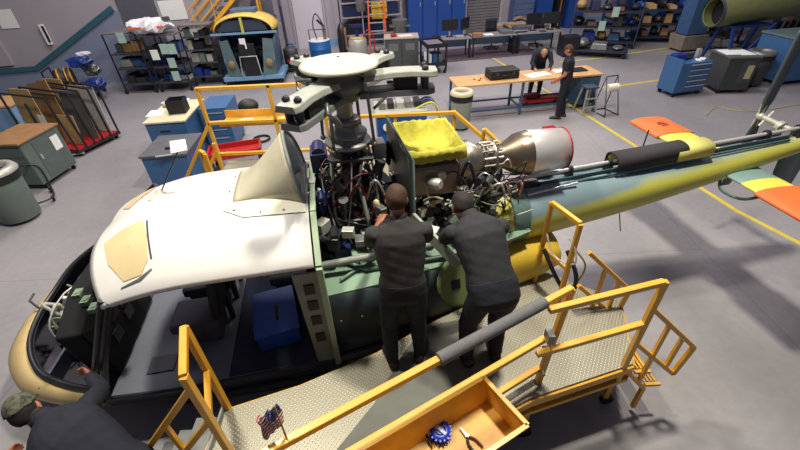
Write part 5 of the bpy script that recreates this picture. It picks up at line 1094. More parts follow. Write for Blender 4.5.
# workbench with the parts case
wb = thing('workbench', 'long wooden-topped workbench on blue legs with two people at it', 'workbench', (3.2, 10.75, 0), R(7.5))
mb = MB(); mb.box((.30, 0, .885), (3.95, .85, .045)); build(mb, 'bench_top', WOOD, wb, bev=.005)
for x in (-1.62, .1, 2.2):
    for y in (-.38, .38): mb = MB(); mb.beam((x, y, 0), (x, y, .865), .055); build(mb, 'leg', M('leg_blue', (54, 84, 112), .5), wb, bev=.004)
for a, b in (((-1.62, -.38, .2), (2.2, -.38, .2)), ((-1.62, .38, .2), (2.2, .38, .2)), ((.1, -.38, .2), (.1, .38, .2)), ((-1.62, -.38, .2), (-1.62, .38, .2))): mb = MB(); mb.beam(a, b, .04); build(mb, 'stretcher', M('leg_blue', (54, 84, 112), .5), wb)
mb = MB(); mb.box((1.95, 0, .48), (.5, .78, .72)); build(mb, 'drawer_pedestal', M('leg_blue', (54, 84, 112), .5), wb, bev=.006)
mi = _inv[wb.name].inverted()
cs = thing('equipment_case', 'black hard equipment case lying closed on the wooden workbench', 'case', mi @ Vector((-.35, .02, .908)), R(9))
mb = MB(); mb.box((0, 0, .08), (.78, .46, .15)); build(mb, 'case_base', BLACK, cs, bev=.02); mb = MB(); mb.box((0, 0, .195), (.78, .46, .07)); build(mb, 'case_lid', M('case_black', (34, 32, 30), .5), cs, bev=.02)
for x in (-.22, .22): mb = MB(); mb.box((x, -.235, .15), (.06, .02, .07)); build(mb, 'latch', DKGREY, cs)
mb = MB(); mb.tube([(-.08, -.23, .12), (-.08, -.28, .12), (.08, -.28, .12), (.08, -.23, .12)], .012); build(mb, 'handle', BLKM, cs)
for k, (x, y) in enumerate(((-1.0, -.1), (-.92, .02), (-1.1, .0))): mb = MB(); mb.box((0, 0, .012), (.07, .03, .024)); solo(mb, 'red_clip', RED, ['red clip nearest the bench front edge, left of the case', 'red clip closest to the black case on the bench', 'leftmost red clip on the wooden bench'][k], 'clip', loc=mi @ Vector((x, y, .908)), rz=k, bev=.006)
for k, (x, y, w_, d_, rz, lab) in enumerate(((.55, -.05, .5, .36, .3, 'pale blue drawing sheet spread on the bench before the bending man'), (.75, .0, .42, .34, .1, 'white sheet overlapping the blue drawing on the bench'), (1.3, .1, .35, .3, 0, 'white paper partly under the standing man arm on the bench'))): sheet('paper_sheet', lab, mi @ Vector((x, y, .908 + .004 * k)), w_, d_, rz + .13, M('paper_blue', (196, 214, 218), .7) if k == 0 else None)
mb = MB(); mb.box((0, 0, .02), (.5, .32, .03)); solo(mb, 'dark_binder', BLKM, 'dark flat binder at the right end of the wooden bench', 'binder', loc=mi @ Vector((1.75, .05, .908)), rz=.13, bev=.006)
fk = thing('floor_jack', 'red trolley jack on the floor under the workbench', 'jack', G(540, 103), R(8))
mb = MB(); mb.box((0, 0, .14), (1.2, .36, .1), taper=.9); build(mb, 'chassis', RED, fk, bev=.02); mb = MB(); mb.box((-.3, 0, .24), (.4, .2, .12)); build(mb, 'lift_arm', M('red_dark', (110, 20, 28), .5), fk, bev=.02); mb = MB(); mb.tube([(.5, 0, .2), (.95, .1, .35)], .025); build(mb, 'handle', BLKM, fk)
casters(fk, (-.5, .5), (-.16, .16), .06)
mb = MB(); mb.box((0, 0, .03), (.3, .16, .06)); solo(mb, 'red_floor_tool', RED, 'small red tool on the floor in front of the bench', 'tool', loc=G(549, 129), rz=.2, bev=.01)
# stool and roll stand
sl = thing('step_stool', 'wooden A-frame step stool at the right end of the bench', 'stool', G(584, 112), R(10))
mb = MB(); mb.box((0, 0, .68), (.34, .3, .03)); build(mb, 'seat', M('stool_grey', (60, 70, 84), .5), sl)
for x, y in ((-.2, -.22), (.2, -.22), (-.2, .22), (.2, .22)): mb = MB(); mb.beam((x, y, 0), (x * .6, y * .5, .67), .035); build(mb, 'leg', LGREY, sl)
for z in (.2, .42): mb = MB(); mb.beam((-.18, -.18, z), (.18, -.18, z), .03); build(mb, 'rung', LGREY, sl)
rs = thing('paper_roll_stand', 'black wire stand holding a white paper roll beside the bench', 'roll stand', G(604, 113), R(15))
for sg in (-1, 1): mb = MB(); mb.tube([(sg * .2, -.28, .02), (sg * .17, .05, .95), (sg * .2, .25, .02), (sg * .2, -.28, .02)], .014); build(mb, 'wire_side', BLKM, rs)
mb = MB(); mb.tube([(-.17, .05, .95), (.17, .05, .95)], .014); mb.tube([(-.2, .25, .02), (.2, .25, .02)], .014); build(mb, 'cross_wire', BLKM, rs)
mb = MB(); mb.cyl((-.16, -.04, .68), (.16, -.04, .68), .1, n=20); build(mb, 'paper_roll', M('roll_cream', (218, 212, 196), .8), rs)
# blue tool cart with drawers
tc_ = thing('drawer_cart', 'blue wheeled drawer cart with silver drawer edges standing alone on the floor', 'tool cart', (8.28, 11.5, 0), R(-62))
mb = MB(); mb.box((0, 0, .52), (1.0, .62, .80)); build(mb, 'body', BLUE, tc_, bev=.01)
for i in range(5): mb = MB(); mb.box((.12, -.315, .24 + i * .145), (.7, .02, .125)); dd = build(mb, 'drawer', BLUE, tc_, bev=.004); mb = MB(); mb.box((.12, -.335, .285 + i * .145), (.62, .03, .018)); build(mb, 'handle', SILVER, dd)
tc_.rotation_euler = (0, 0, R(12)); casters(tc_, (-.4, .4), (-.25, .25), .07)
mb = MB(); mb.box((0, .29, .97), (1.0, .03, .1)); mb.box((-.485, 0, .97), (.03, .6, .1)); build(mb, 'top_lip', BLUE, tc_)
for k, (x, y, mt, s_, lab) in enumerate(((-.3, .1, DBLUE, (.34, .26, .16), 'crumpled blue cloth heaped on the blue drawer cart'), (.0, .12, BLKM, (.3, .2, .12), 'black tool bag on the blue drawer cart'), (.32, -.1, PAPER, (.22, .14, .03), 'white card on the near corner of the blue drawer cart'), (.12, -.16, PAPER, (.2, .12, .03), 'white rag on the front edge of the blue drawer cart'), (.38, .15, LGREY, (.1, .1, .22), 'pale spray bottle standing on the blue drawer cart'))):
    mb = MB(); mb.box((0, 0, s_[2] / 2), s_); solo(mb, ['cloth_heap', 'tool_bag', 'card', 'rag', 'spray_bottle'][k], mt, lab, ['cloth', 'bag', 'card', 'rag', 'bottle'][k], loc=Vector((8.28, 11.5, .925)) + Matrix.Rotation(R(12), 3, 'Z') @ Vector((x, y, 0)), rz=.4 * k, bev=.03 if k < 2 else .005)
# grey cart with white sheets, round bin, big blue cabinet
g2 = thing('service_cabinet', 'dark grey wheeled cabinet with white sheets on top, right of the blue drawer cart', 'cabinet', (9.65, 11.65, 0), R(-4)); g2.scale = (.84, .9, 1)
mb = MB(); mb.box((0, 0, .54), (.95, 1.0, .86)); build(mb, 'body', DKGREY, g2, bev=.01); mb = MB(); mb.box((0, 0, .99), (1.0, 1.05, .04)); build(mb, 'top', GREY, g2)
mb = MB(); mb.box((.2, -.505, .6), (.4, .012, .6)); build(mb, 'door', M('door_dk', (66, 70, 70), .5), g2, bev=.004); mb = MB(); mb.box((.28, -.515, .6), (.2, .006, .36)); build(mb, 'note', M('paper_tan', (180, 170, 130), .7), g2)
casters(g2, (-.4, .4), (-.4, .4), .06)
for k, (x, y, w_) in enumerate(((-.22, .1, .36), (.22, .0, .4))): sheet('paper_sheet', ['white sheet on the left half of the dark grey cabinet top', 'white sheet on the right half of the dark grey cabinet top'][k], (9.65 + x * .84, 11.65 + y, 1.011), w_, .6, -.1)
round_bin('dark waste bin with a pale rim behind the grey wheeled cabinet', (10.62, 11.9, 0), .34, .95, DKGREY, GREY, BLACK)
mb = MB(); rg = []
mb.ball((0, 0, .1), (.5, .3, .1), 14, 8); solo(mb, 'plastic_heap', PLAST, 'crumpled pinkish plastic on the floor beside the big blue cabinet', 'plastic', loc=G(762, 74))
b2 = thing('blue_cabinet', 'large blue cabinet with green-grey top near the right edge', 'cabinet', (12.0, 12.3, 0), R(8))
mb = MB(); mb.box((0, 0, .7), (1.7, 1.1, 1.15)); build(mb, 'body', BLUE, b2, bev=.01); mb = MB(); mb.box((0, 0, 1.3), (1.76, 1.16, .05)); build(mb, 'top', M('top_green', (92, 110, 108), .5), b2)
mb = MB(); mb.box((-.45, -.56, 1.05), (.16, .02, .05)); build(mb, 'handle', BLKM, b2); mb = MB(); mb.box((.3, -.556, .7), (.8, .012, 1.0)); build(mb, 'door', M('blue2', (40, 76, 118), .4), b2, bev=.004)
casters(b2, (-.75, .75), (-.45, .45), .07)
# tail boom on a blue stand, right background
tb = thing('spare_tail_boom', 'olive-yellow spare tail boom lying on a blue trestle in the right background', 'tail boom', (10.2, 13.9, 1.66), R(7))
mb = MB(); mb.lathe((0, 0, 0), (1, 0, .02), [(0, .40), (.05, .42), (5.5, .26), (5.52, .22)], 28, cap=False); build(mb, 'skin', M('boom_olive', (112, 116, 72), .45, var=.08), tb).modifiers.new('s', 'SOLIDIFY').thickness = .02
mb = MB(); mb.lathe((.3, 0, 0), (1, 0, .02), [(0, .01), (.01, .38)], 24, cap=False); build(mb, 'inner_bulkhead', BLACK, tb)
mb = MB(); mb.lathe((-.03, 0, 0), (1, 0, .02), [(0, .43), (.08, .43)], 28, cap=False); build(mb, 'end_ring', M('ring_slate', (60, 76, 92), .4), tb)
mb = MB(); mb.plate([(2.9, -.2, .05), (5.5, -1.0, .1), (5.5, -.2, .1)], (0, 0, .04)); build(mb, 'stabiliser', M('boom_olive2', (100, 112, 84), .45), tb)
ts = thing('trestle', 'deep blue steel trestle under the spare tail boom', 'trestle', (11.3, 13.9, 0), R(7))
for x in (-.5, .9):
    mb = MB(); mb.beam((x, -.7, .04), (x, .7, .04), .08); build(mb, 'foot', M('stand_blue', (30, 58, 120), .4), ts)
    for y in (-.6, .6): mb = MB(); mb.beam((x, y, .05), (x, y * .4, 1.26), .08); build(mb, 'leg', M('stand_blue', (30, 58, 120), .4), ts)
mb = MB(); mb.beam((-.5, 0, 1.26), (.9, 0, 1.26), .5, .05); build(mb, 'saddle', M('stand_blue', (30, 58, 120), .4), ts)
mb = MB(); mb.beam((-.5, -.6, .08), (.9, -.3, 1.3), .07); build(mb, 'diagonal', M('stand_blue', (30, 58, 120), .4), ts)
# flat parts trolleys with loads
def flat_trolley(label, loc, rz, w, d, h, levels, grp):
    t = thing('parts_trolley', label, 'trolley', loc, rz, grp)
    for z in levels: mb = MB(); mb.box((0, 0, z), (w, d, .04)); fr(mb, [(-w / 2, -d / 2, z), (w / 2, -d / 2, z), (w / 2, d / 2, z), (-w / 2, d / 2, z), (-w / 2, -d / 2, z)], .05); build(mb, 'shelf_board', M('trolley_dark', (44, 46, 58), .5), t)
    for x in (-w / 2, w / 2):
        for y in (-d / 2, d / 2): mb = MB(); mb.beam((x, y, .12), (x, y, h), .04); build(mb, 'upright', M('upright_blue', (40, 58, 96), .5), t)
    casters(t, (-w / 2 + .08, w / 2 - .08), (-d / 2 + .08, d / 2 - .08), .08); return t
trs = [('low dark trolley piled with grey sheeting, nearest the bench', (7.85, 16.0, 0), R(-25), 1.9, .9, .35, (.22,)),
       ('tall blue-post parts trolley just behind the low sheeting trolley', (8.55, 17.5, 0), R(-22), 2.4, 1.0, 1.7, (.22, .75, 1.3)),
       ('brown-loaded parts trolley right of the blue-post trolley', (10.9, 17.9, 0), R(-15), 1.9, .9, 1.5, (.22, .7, 1.2)),
       ('parts trolley in front of the dark racks by the spare tail boom', (13.5, 18.3, 0), R(-8), 1.8, .9, 1.5, (.22, .75, 1.25))]
LC = [DBLUE, BLKM, WOODD, GREY, M('load_navy', (34, 42, 70), .6), CARD, BLUE, M('load_brown', (84, 62, 50), .7)]
LN = ['deep blue', 'black', 'brown', 'grey', 'navy', 'cardboard-coloured', 'mid-blue', 'dark brown']
tn = ['low sheeting trolley', 'blue-post trolley', 'brown-loaded trolley', 'trolley by the dark racks']
for ti, (lab, loc, rz, w_, d_, h_, lv) in enumerate(trs):
    flat_trolley(lab, loc, rz, w_, d_, h_, lv, 'parts trolleys'); 
    for li, z in enumerate(lv):
        n_ = 5 if ti else 3
        for k in range(n_):
            x = -w_ / 2 + (k + .5) * w_ / n_; c_ = r5.randrange(8) if ti else 3; s_ = (w_ / n_ * r5.uniform(.6, .95), r5.uniform(.4, .8), r5.uniform(.12, .38))
            mb = MB()
            if k % 2: mb.box((0, 0, s_[2] / 2), s_, taper=.85)
            else: mb.ball((0, 0, s_[2] / 2), (s_[0] / 2, s_[1] / 2, s_[2] / 2), 10, 6)
            solo(mb, 'parts_bundle', LC[c_], f'{LN[c_]} bundle, {["first", "second", "third", "fourth", "fifth"][k]} from left, {["lowest", "middle", "top"][li]} board of the {tn[ti]}', 'bundle', 'loads on the parts trolleys', loc=Vector(loc) + Matrix.Rotation(rz, 3, 'Z') @ Vector((x, 0, 0)) + Vector((0, 0, z + .025)), rz=rz + r5.uniform(-.2, .2), bev=.02)
sheet('paper_sheet', 'white plastic sheet draped over the top of the blue-post trolley', (8.7, 17.3, 1.72), 1.1, .6, -.3, PLAST, 'sheet', .03)
for k, (px, py, z, lab) in enumerate(((602, 26, 1.1, 'pale note sheet hanging on the blue-post trolley'), (616, 12, 1.4, 'pale note sheet high on the blue-post trolley'))):
    p = G(px, py, z); p *= 16.7 / p.y; mb = MB(); mb.plate([(-.12, 0, -.17), (.12, 0, -.17), (.12, 0, .17), (-.12, 0, .17)], (0, .004, 0)); solo(mb, 'taped_sheet', M('sheet_green', (160, 184, 172), .7), lab, 'paper', loc=(p.x, 16.7, CAMH + (z - CAMH) * 16.7 / G(px, py, z).y), rz=-.3)
fc = thing('file_cabinet', 'blue-grey cabinet with a bin below it between the parts trolleys and spare boom', 'cabinet', (11.3, 16.2, 0), R(8))
mb = MB(); mb.box((0, 0, 1.2), (.8, .6, 1.2)); build(mb, 'body', M('cab_blue2', (58, 88, 124), .5), fc, bev=.01); mb = MB(); mb.box((0, 0, .32), (.95, .7, .5), taper=1.1); build(mb, 'lower_tub', M('tub_tan', (124, 116, 104), .6), fc, bev=.02); casters(fc, (-.35, .35), (-.25, .25))
office_chair('black office chair in front of the dark racks beside the trestle', (12.4, 15.9, 0), 2)
# dark racks with upright panels, right background
rk2 = thing('panel_rack', 'long dark rack of upright panels behind the spare tail boom', 'rack', (17.0, 16.4, 0), R(7))
mb = MB(); mb.box((0, 0, .15), (7.4, 1.0, .06)); build(mb, 'base', BLKM, rk2)
for x in (-3.6, -1.2, 1.2, 3.6): mb = MB(); mb.beam((x, .4, .1), (x, .4, 1.9), .07); build(mb, 'upright', BLKM, rk2)
mb = MB(); mb.beam((-3.6, .4, 1.5), (3.6, .4, 1.5), .05); build(mb, 'cross_bar', BLKM, rk2)
mi = _inv[rk2.name].inverted(); ORD = ['first', 'second', 'third', 'fourth', 'fifth', 'sixth', 'seventh', 'eighth', 'ninth', 'tenth']; cnt = {}
for k in range(26):
    x = -3.4 + k * .265; mb = MB(); hh = r5.uniform(.8, 1.15); mb.plate([(0, -.4, 0), (.0, .35, 0), (.12, .35, hh), (.12, -.4, hh * .95)], (.03, 0, 0)); c_ = k % 4
    solo(mb, 'upright_panel', [DKGREY, BLKM, GREY, M('panel_redbrown', (84, 48, 50), .6)][c_], f'{ORD[k // 4]} {["charcoal", "black", "grey", "red-brown"][c_]} upright panel from the left in the long dark rack', 'panel', 'upright panels in the long dark rack', loc=mi @ Vector((x, 0, .185)), rz=R(7) + r5.uniform(-.06, .06))
bk = thing('pallet_rack', 'tall dark pallet racking along the back wall on the right', 'racking', (15.5, 21.3, 0), R(10))
for x in (-5.5, -2.75, 0, 2.75, 5.5):
    for y in (-.4, .4): mb = MB(); mb.beam((x, y, 0), (x, y, 3.2), .08); build(mb, 'upright', M('stand_blue', (30, 58, 120), .4), bk)
for z in (.5, 1.3, 2.1, 2.9): mb = MB(); mb.box((0, 0, z), (11, .9, .06)); build(mb, 'shelf_board', BLKM, bk)
mi = _inv[bk.name].inverted()
for li, z in enumerate((.53, 1.33, 2.13)):
    for k in range(18):
        x = -5.2 + k * .6; s_ = (r5.uniform(.35, .55), .6, r5.uniform(.3, .62)); c_ = r5.randrange(8); mb = MB(); mb.box((0, 0, s_[2] / 2), s_, taper=.93)
        cnt[(li, c_)] = cnt.get((li, c_), 0) + 1; solo(mb, 'storage_box', LC[c_], f'{ORD[cnt[(li, c_)] - 1]} {LN[c_]} box from the left on the {["lower", "middle", "upper"][li]} board of the back racking', 'box', 'boxes in the back wall racking', loc=mi @ Vector((x, -.05, z)), rz=R(10) + r5.uniform(-.08, .08), bev=.01)
# hose on the floor
mb = MB(); mb.tube(bez([G(706, 116) + Vector((0, 0, .015)), G(712, 110) + Vector((0, 0, .015)), G(720, 108) + Vector((0, 0, .015)), G(750, 112) + Vector((0, 0, .015)), G(800, 105) + Vector((0, 0, .015))], 8), .008, 6); solo(mb, 'air_hose', YGRN, 'thin yellow-green air hose snaking over the open floor', 'hose')
# blue ground power cart behind the mast
gp = thing('power_cart', 'deep blue hydraulic cart with coiled hoses behind the helicopter rotor mast', 'cart', (.10, 7.6, 0), R(5))
mb = MB(); mb.box((0, 0, .78), (.95, .7, 1.1)); build(mb, 'body', M('cart_blue', (20, 74, 140), .4), gp, bev=.02)
mb = MB(); mb.box((0, 0, 1.36), (.98, .74, .05)); build(mb, 'top_panel', LGREY, gp)
for x in (-.3, -.05, .22): mb = MB(); mb.cyl((x, -.36, 1.12), (x, -.39, 1.12), .07, n=14); build(mb, 'gauge', PAPER, gp)
for i in range(4): mb = MB(); mb.tube(bez([(.3, -.2 + .1 * i, 1.38), (.6, -.3 + .1 * i, 1.5), (.75, -.3, 1.1), (.6, -.35 + .1 * i, .6)], 6), .02); build(mb, 'hose', [YGRN, BLACK, DBLUE, BLACK][i], gp)
for i in range(5): mb = MB(); mb.box((-.35 + .17 * i, .0, 1.44), (.12, .3, .12)); build(mb, 'fitting', [GREY, BLKM, LGREY][i % 3], gp, bev=.01)
mb = MB(); mb.cyl((.2, -.36, .8), (.2, -.40, .8), .05, n=12); build(mb, 'valve', LGREY, gp)
casters(gp, (-.4, .4), (-.28, .28), .09)
# ============================================================ PEOPLE
V = Vector
def seg_d(p, a, b):
    ab = b - a; t = max(0, min(1, (p - a).dot(ab) / max(ab.length_squared, 1e-9))); return (p - (a + ab * t)).length, t
def person(label, loc, rz, J, hf=(0, 1, 0), hu=(0, 0, 1), shirt=CHAR, trousers=PANTS, hair=HAIRB, sleeve=.55, vox=.008, hands=True, group=None, cap=None, scale=(1, 1, 1)):
    """J: joint table in the figure's own frame (x right, y forward, z up)"""
    t = thing('person', label, 'person', loc, rz)
    t.scale = scale
    J = {k: V(v) for k, v in J.items()}
    mb = MB(); bones = []
    def limb(a, b, r0, r1, name, n=14):
        a_, b_ = J[a], J[b]; d = (b_ - a_).normalized(); rg = []
        L_ = (b_ - a_).length
        for q, k in ((-r0 * .8, .55), (-r0 * .35, .92), (0, 1), (L_ * .3, 1.04), (L_ * .7, 1.0), (L_, 1), (L_ + r1 * .35, .92), (L_ + r1 * .8, .55)):
            r = (r0 + (r1 - r0) * max(0, min(1, q / L_))) * k; rg.append(mb.ring(a_ + d * q, d, r, n))
        mb.loft(rg); bones.append((name, a_, b_, (r0 + r1) / 2))
    # torso: elliptical sections through pelvis, waist, chest and shoulders
    pel, wst, chs, nck = J['pelvis'], J['waist'], J['chest'], J['neck']; sl, sr, hl, hr = J['lsh'], J['rsh'], J['lhip'], J['rhip']
    xs = (sr - sl).normalized(); xh = (hr - hl).normalized(); rg = []
    shw = (sr - sl).length / 2; hw = (hr - hl).length / 2
    def ell(c, ax, d, a, b, n=22):
        d = d.normalized(); x = (ax - d * ax.dot(d)).normalized(); y = d.cross(x)
        return [c + x * a * math.copysign(abs(math.cos(q)) ** .8, math.cos(q)) + y * b * math.copysign(abs(math.sin(q)) ** .85, math.sin(q)) for q in [2 * math.pi * k / n for k in range(n)]]
    d1 = wst - pel; d2 = chs - wst; d3 = nck - chs
    rg = [ell(pel - d1.normalized() * .10, xh, d1, hw + .03, .085), ell(pel - d1.normalized() * .04, xh, d1, hw + .075, .12), ell(pel + d1 * .4, xh, d1, hw + .08, .125), ell(wst, (xs + xh), d1 + d2, hw + .06, .115), ell(wst.lerp(chs, .5), xs, d2, shw - .01, .12), ell(chs, xs, d2 + d3, shw + .0, .125),
          ell(chs.lerp(nck, .45), xs, d3, shw - .005, .11), ell(chs.lerp(nck, .75), xs, d3, shw * .72, .085), ell(chs.lerp(nck, 1.0), xs, d3, .075, .07)]
    mb.loft(rg); bones += [('torso', wst, chs, .13), ('torso', chs, nck.lerp(chs, .25), .12), ('torso', sl.lerp(chs, .0), sr, .09), ('hip', pel - d1.normalized() * .04, wst, .13)]
    limb('lsh', 'lel', .058, .043, 'larm'); limb('lel', 'lwr', .043, .028, 'lfore'); limb('rsh', 'rel', .058, .043, 'rarm'); limb('rel', 'rwr', .043, .028, 'rfore')
    limb('lhip', 'lkn', .088, .06, 'lthigh'); limb('lkn', 'lan', .062, .042, 'lcalf'); limb('rhip', 'rkn', .088, .06, 'rthigh'); limb('rkn', 'ran', .062, .042, 'rcalf')
    for s in 'lr':
        a = J[s + 'an']; b = J[s + 'toe']; d = (b - a); d.z = 0; d = d.normalized(); sole = J[s + 'sole'] if s + 'sole' in J else V((a.x, a.y, a.z - .08)); z0 = sole.z; side = V((-d.y, d.x, 0))
        rg = []
        for q, w_, h_ in ((-.075, .022, .05), (-.06, .036, .075), (0, .040, .095), (.07, .043, .075), (.13, .048, .055), (.175, .042, .042), (.195, .02, .03)):
            c = V((a.x, a.y, z0)) + d * q; rg.append([c + side * w_ * math.cos(k) + V((0, 0, h_ * (.5 + .5 * math.sin(k)) )) for k in [2 * math.pi * i / 12 for i in range(12)]])
        mb.loft(rg); bones.append(('foot', V((a.x, a.y, z0 + .03)) - d * .05, V((a.x, a.y, z0 + .03)) + d * .17, .045))
    # neck and head with a face
    hd = J['head']; hf = V(hf).normalized(); hu = V(hu); hu = (hu - hf * hu.dot(hf)).normalized(); hx = hf.cross(hu)
    mb.loft([mb.ring(nck - (hd - nck) * .25, hd - nck, .062, 14), mb.ring(nck.lerp(hd, .8), hd - nck, .054, 14)]); bones.append(('neck', nck, nck.lerp(hd, .6), .055))
    HM = Matrix((hx, hf, hu)).transposed()
    def hp_(x, y, z): return hd + HM @ V((x, y, z))
    mb.ball(hp_(0, -.012, .018), (.076, .095, .105), 20, 14, rot=HM); mb.ball(hp_(0, .022, -.05), (.056, .066, .068), 16, 10, rot=HM)
    mb.ball(hp_(0, .094, -.012), (.013, .02, .026), 10, 8, rot=HM); mb.ball(hp_(0, .082, -.058), (.026, .014, .011), 10, 6, rot=HM)
    for s in (-1, 1): mb.ball(hp_(s * .079, -.008, -.005), (.010, .018, .030), 10, 8, rot=HM); mb.ball(hp_(s * .03, .074, .03), (.024, .012, .008), 8, 6, rot=HM)
    bones.append(('head', hp_(0, 0, -.06), hp_(0, -.01, .05), .09))
    # hands: palm, four fingers of their own length, thumb off the side
    for s in 'lr':
        wr, el = J[s + 'wr'], J[s + 'el']; d = V(J[s + 'hd']) if s + 'hd' in J else (wr - el); d.normalize()
        pn = V(J[s + 'pn']) if s + 'pn' in J else V((1 if s == 'l' else -1, 0, 0)); pn = (pn - d * pn.dot(d)).normalized(); sd = d.cross(pn) * (1 if s == 'l' else -1)
        mb.loft([[wr + d * q + sd * w_ * math.cos(k) + pn * h_ * math.sin(k) for k in [2 * math.pi * i / 12 for i in range(12)]] for q, w_, h_ in ((-.02, .024, .020), (.02, .033, .018), (.06, .042, .017), (.085, .041, .015), (.095, .032, .010))])
        bones.append(('hand', wr + d * .02, wr + d * .10, .03))
        cu = J.get(s + 'curl', V((.6, 0, 0))).x
        for i, (off, ln) in enumerate(((.032, .072), (.011, .080), (-.011, .075), (-.031, .060))):
            p = wr + d * .082 + sd * off; dd = d.copy(); pts = [p - d * .02]; a = .25 * cu
            for k, f_ in enumerate((.42, .32, .26)):
                pts.append(p); dd = (d * math.cos(a) + pn * math.sin(a)).normalized(); p = p + dd * ln * f_; a += .75 * cu
            pts.append(p)
            mb.tube(pts, .0088, 8); mb.ball(p, .0088, 8, 6); bones.append(('hand', pts[1], p, .009))
        p = wr + d * .022 + sd * .026; q = p + (d * .55 + sd * .62 + pn * .35).normalized() * .045; r_ = q + (d * .85 + sd * .15 + pn * .5).normalized() * .032
        mb.tube([p, q, r_], .0105, 8); mb.ball(r_, .0105, 8, 6); bones.append(('hand', p, r_, .011))
    me = mb.mesh('body', SKIN); o = bpy.data.objects.new('body', me); COL.objects.link(o)
    rm = o.modifiers.new('remesh', 'REMESH'); rm.mode = 'VOXEL'; rm.voxel_size = vox
    sm_ = o.modifiers.new('smooth', 'SMOOTH'); sm_.factor = .5; sm_.iterations = 2
    dg = bpy.context.evaluated_depsgraph_get(); dg.update(); ev = bpy.data.meshes.new_from_object(o.evaluated_get(dg)); o.modifiers.clear(); o.data = ev; o.parent = t
    ev.materials.clear(); ev.materials.append(SKIN)
    for p in ev.polygons: p.use_smooth = True
    nv = len(ev.vertices); lab = [None] * nv; par = [0.0] * nv
    for v in ev.vertices:
        best = 9
        for nm, a, b, r in bones:
            d_, tt = seg_d(v.co, a, b); d_ -= r
            if d_ < best: best = d_; lab[v.index] = nm; par[v.index] = tt
    nrm = [V(v.normal) for v in ev.vertices]; cos = [V(v.co) for v in ev.vertices]
    def shell(name, mat, test, off, parent=None, noise=0.0, thick=0.0):
        fs = [tuple(p.vertices) for p in ev.polygons if all(test(i) for i in p.vertices)]
        used = sorted({i for f in fs for i in f}); ix = {g: k for k, g in enumerate(used)}
        m = bpy.data.meshes.new(name)
        vs = []
        for g in used:
            c = cos[g]; w_ = noise * math.sin(c.x * 31 + c.z * 23) * math.sin(c.y * 27 + c.z * 41 + 1.3) if noise else 0
            vs.append(c + nrm[g] * (off + w_))
        m.from_pydata(vs, [], [[ix[i] for i in f] for f in fs]); m.materials.append(mat)
        for p in m.polygons: p.use_smooth = True
        ob = bpy.data.objects.new(name, m); COL.objects.link(ob); ob.parent = parent or t
        if thick: q = ob.modifiers.new('solid', 'SOLIDIFY'); q.thickness = thick; q.offset = 1
        return ob
    legs = ('lthigh', 'rthigh', 'lcalf', 'rcalf', 'hip')
    shell('shirt', shirt, lambda i: lab[i] == 'torso' or (lab[i] == 'hip' and par[i] > .52) or (lab[i] in ('larm', 'rarm') and par[i] < sleeve) or (sleeve > 1 and lab[i] in ('larm', 'rarm')) or (sleeve > 1 and lab[i] in ('lfore', 'rfore') and par[i] < .95), .012, noise=.0015, thick=.003)
    shell('trousers', trousers, lambda i: (lab[i] in legs and not (lab[i] == 'hip' and par[i] > .70)) or (lab[i] == 'foot' and cos[i].z > J['lan'].z), .013, noise=.0015, thick=.003)
    for s in (0, 1):
        m_ = (J['lan'] + J['ran']) / 2; ax = J['ran'] - J['lan']
        shell('shoe', SHOE, lambda i: lab[i] == 'foot' and ((cos[i] - m_).dot(ax) > 0) == bool(s), .006, thick=.004)
    def hz_(i): return HM.transposed() @ (cos[i] - hd)
    hr_ = shell('hair', hair, lambda i: lab[i] in ('head', 'neck') and (lambda q: q.z > -.055 and ((q.z > .045 and q.y < .075) or (q.y < .012 and abs(q.x) < .074) or (q.y < -.03) or q.z > .075))(hz_(i)), .006, noise=.003, thick=.004)
    mb = MB()
    for s in (-1, 1): mb.ball(hp_(s * .03, .079, .012), (.012, .006, .007), 8, 6, rot=HM)
    build(mb, 'eyes', M('eye_dark', (40, 34, 32), .3), t)
    if cap:
        cp = shell('cap', cap, lambda i: lab[i] == 'head' and hz_(i).z > .035 - .25 * 0, .014, thick=.004)
        mb = MB(); rg = []
        for q in (0, .5, 1): rg.append([hp_(math.sin(a) * (.085 - .012 * q), .06 + .035 * math.cos(a) + q * .07 * math.cos(a), .045 - .012 * q) for a in [R(-75 + 15 * i) for i in range(11)]])
        mb.loft(rg, 0, cap=False, closed=False); ob = build(mb, 'brim', cap, cp); ob.modifiers.new('s', 'SOLIDIFY').thickness = .006
    return t
# mechanic on the stand, left: back to us, working at the mast base
person('mechanic in charcoal polo seen from behind, standing on the left at the engine', (.0, 2.34, .808), R(4), dict(
    pelvis=(0, .0, .97), waist=(0, .03, 1.12), chest=(0, .12, 1.38), neck=(0, .19, 1.53), head=(.0, .25, 1.675),
    lsh=(-.19, .14, 1.44), rsh=(.19, .14, 1.44), lel=(-.23, .32, 1.20), rel=(.24, .32, 1.20), lwr=(-.14, .54, 1.24), rwr=(.13, .54, 1.20),
    lhip=(-.095, 0, .93), rhip=(.095, 0, .93), lkn=(-.13, .03, .50), rkn=(.12, .05, .50), lan=(-.13, -.04, .09), ran=(.13, .0, .09), ltoe=(-.16, .1, 0), rtoe=(.17, .12, 0), lsole=(0, 0, 0), rsole=(0, 0, 0),
    lpn=(.3, 0, -1), rpn=(-.3, 0, -1), lcurl=(1.1, 0, 0), rcurl=(1.1, 0, 0)), hf=(.05, .93, -.35), sleeve=.75, shirt=M('polo_charcoal', (42, 41, 40), .85, var=.1, scale=20, bump=.15), hair=M('hair_ginger', (62, 38, 24), .8, var=.3, scale=60), scale=(1.03, 1.06, .97))
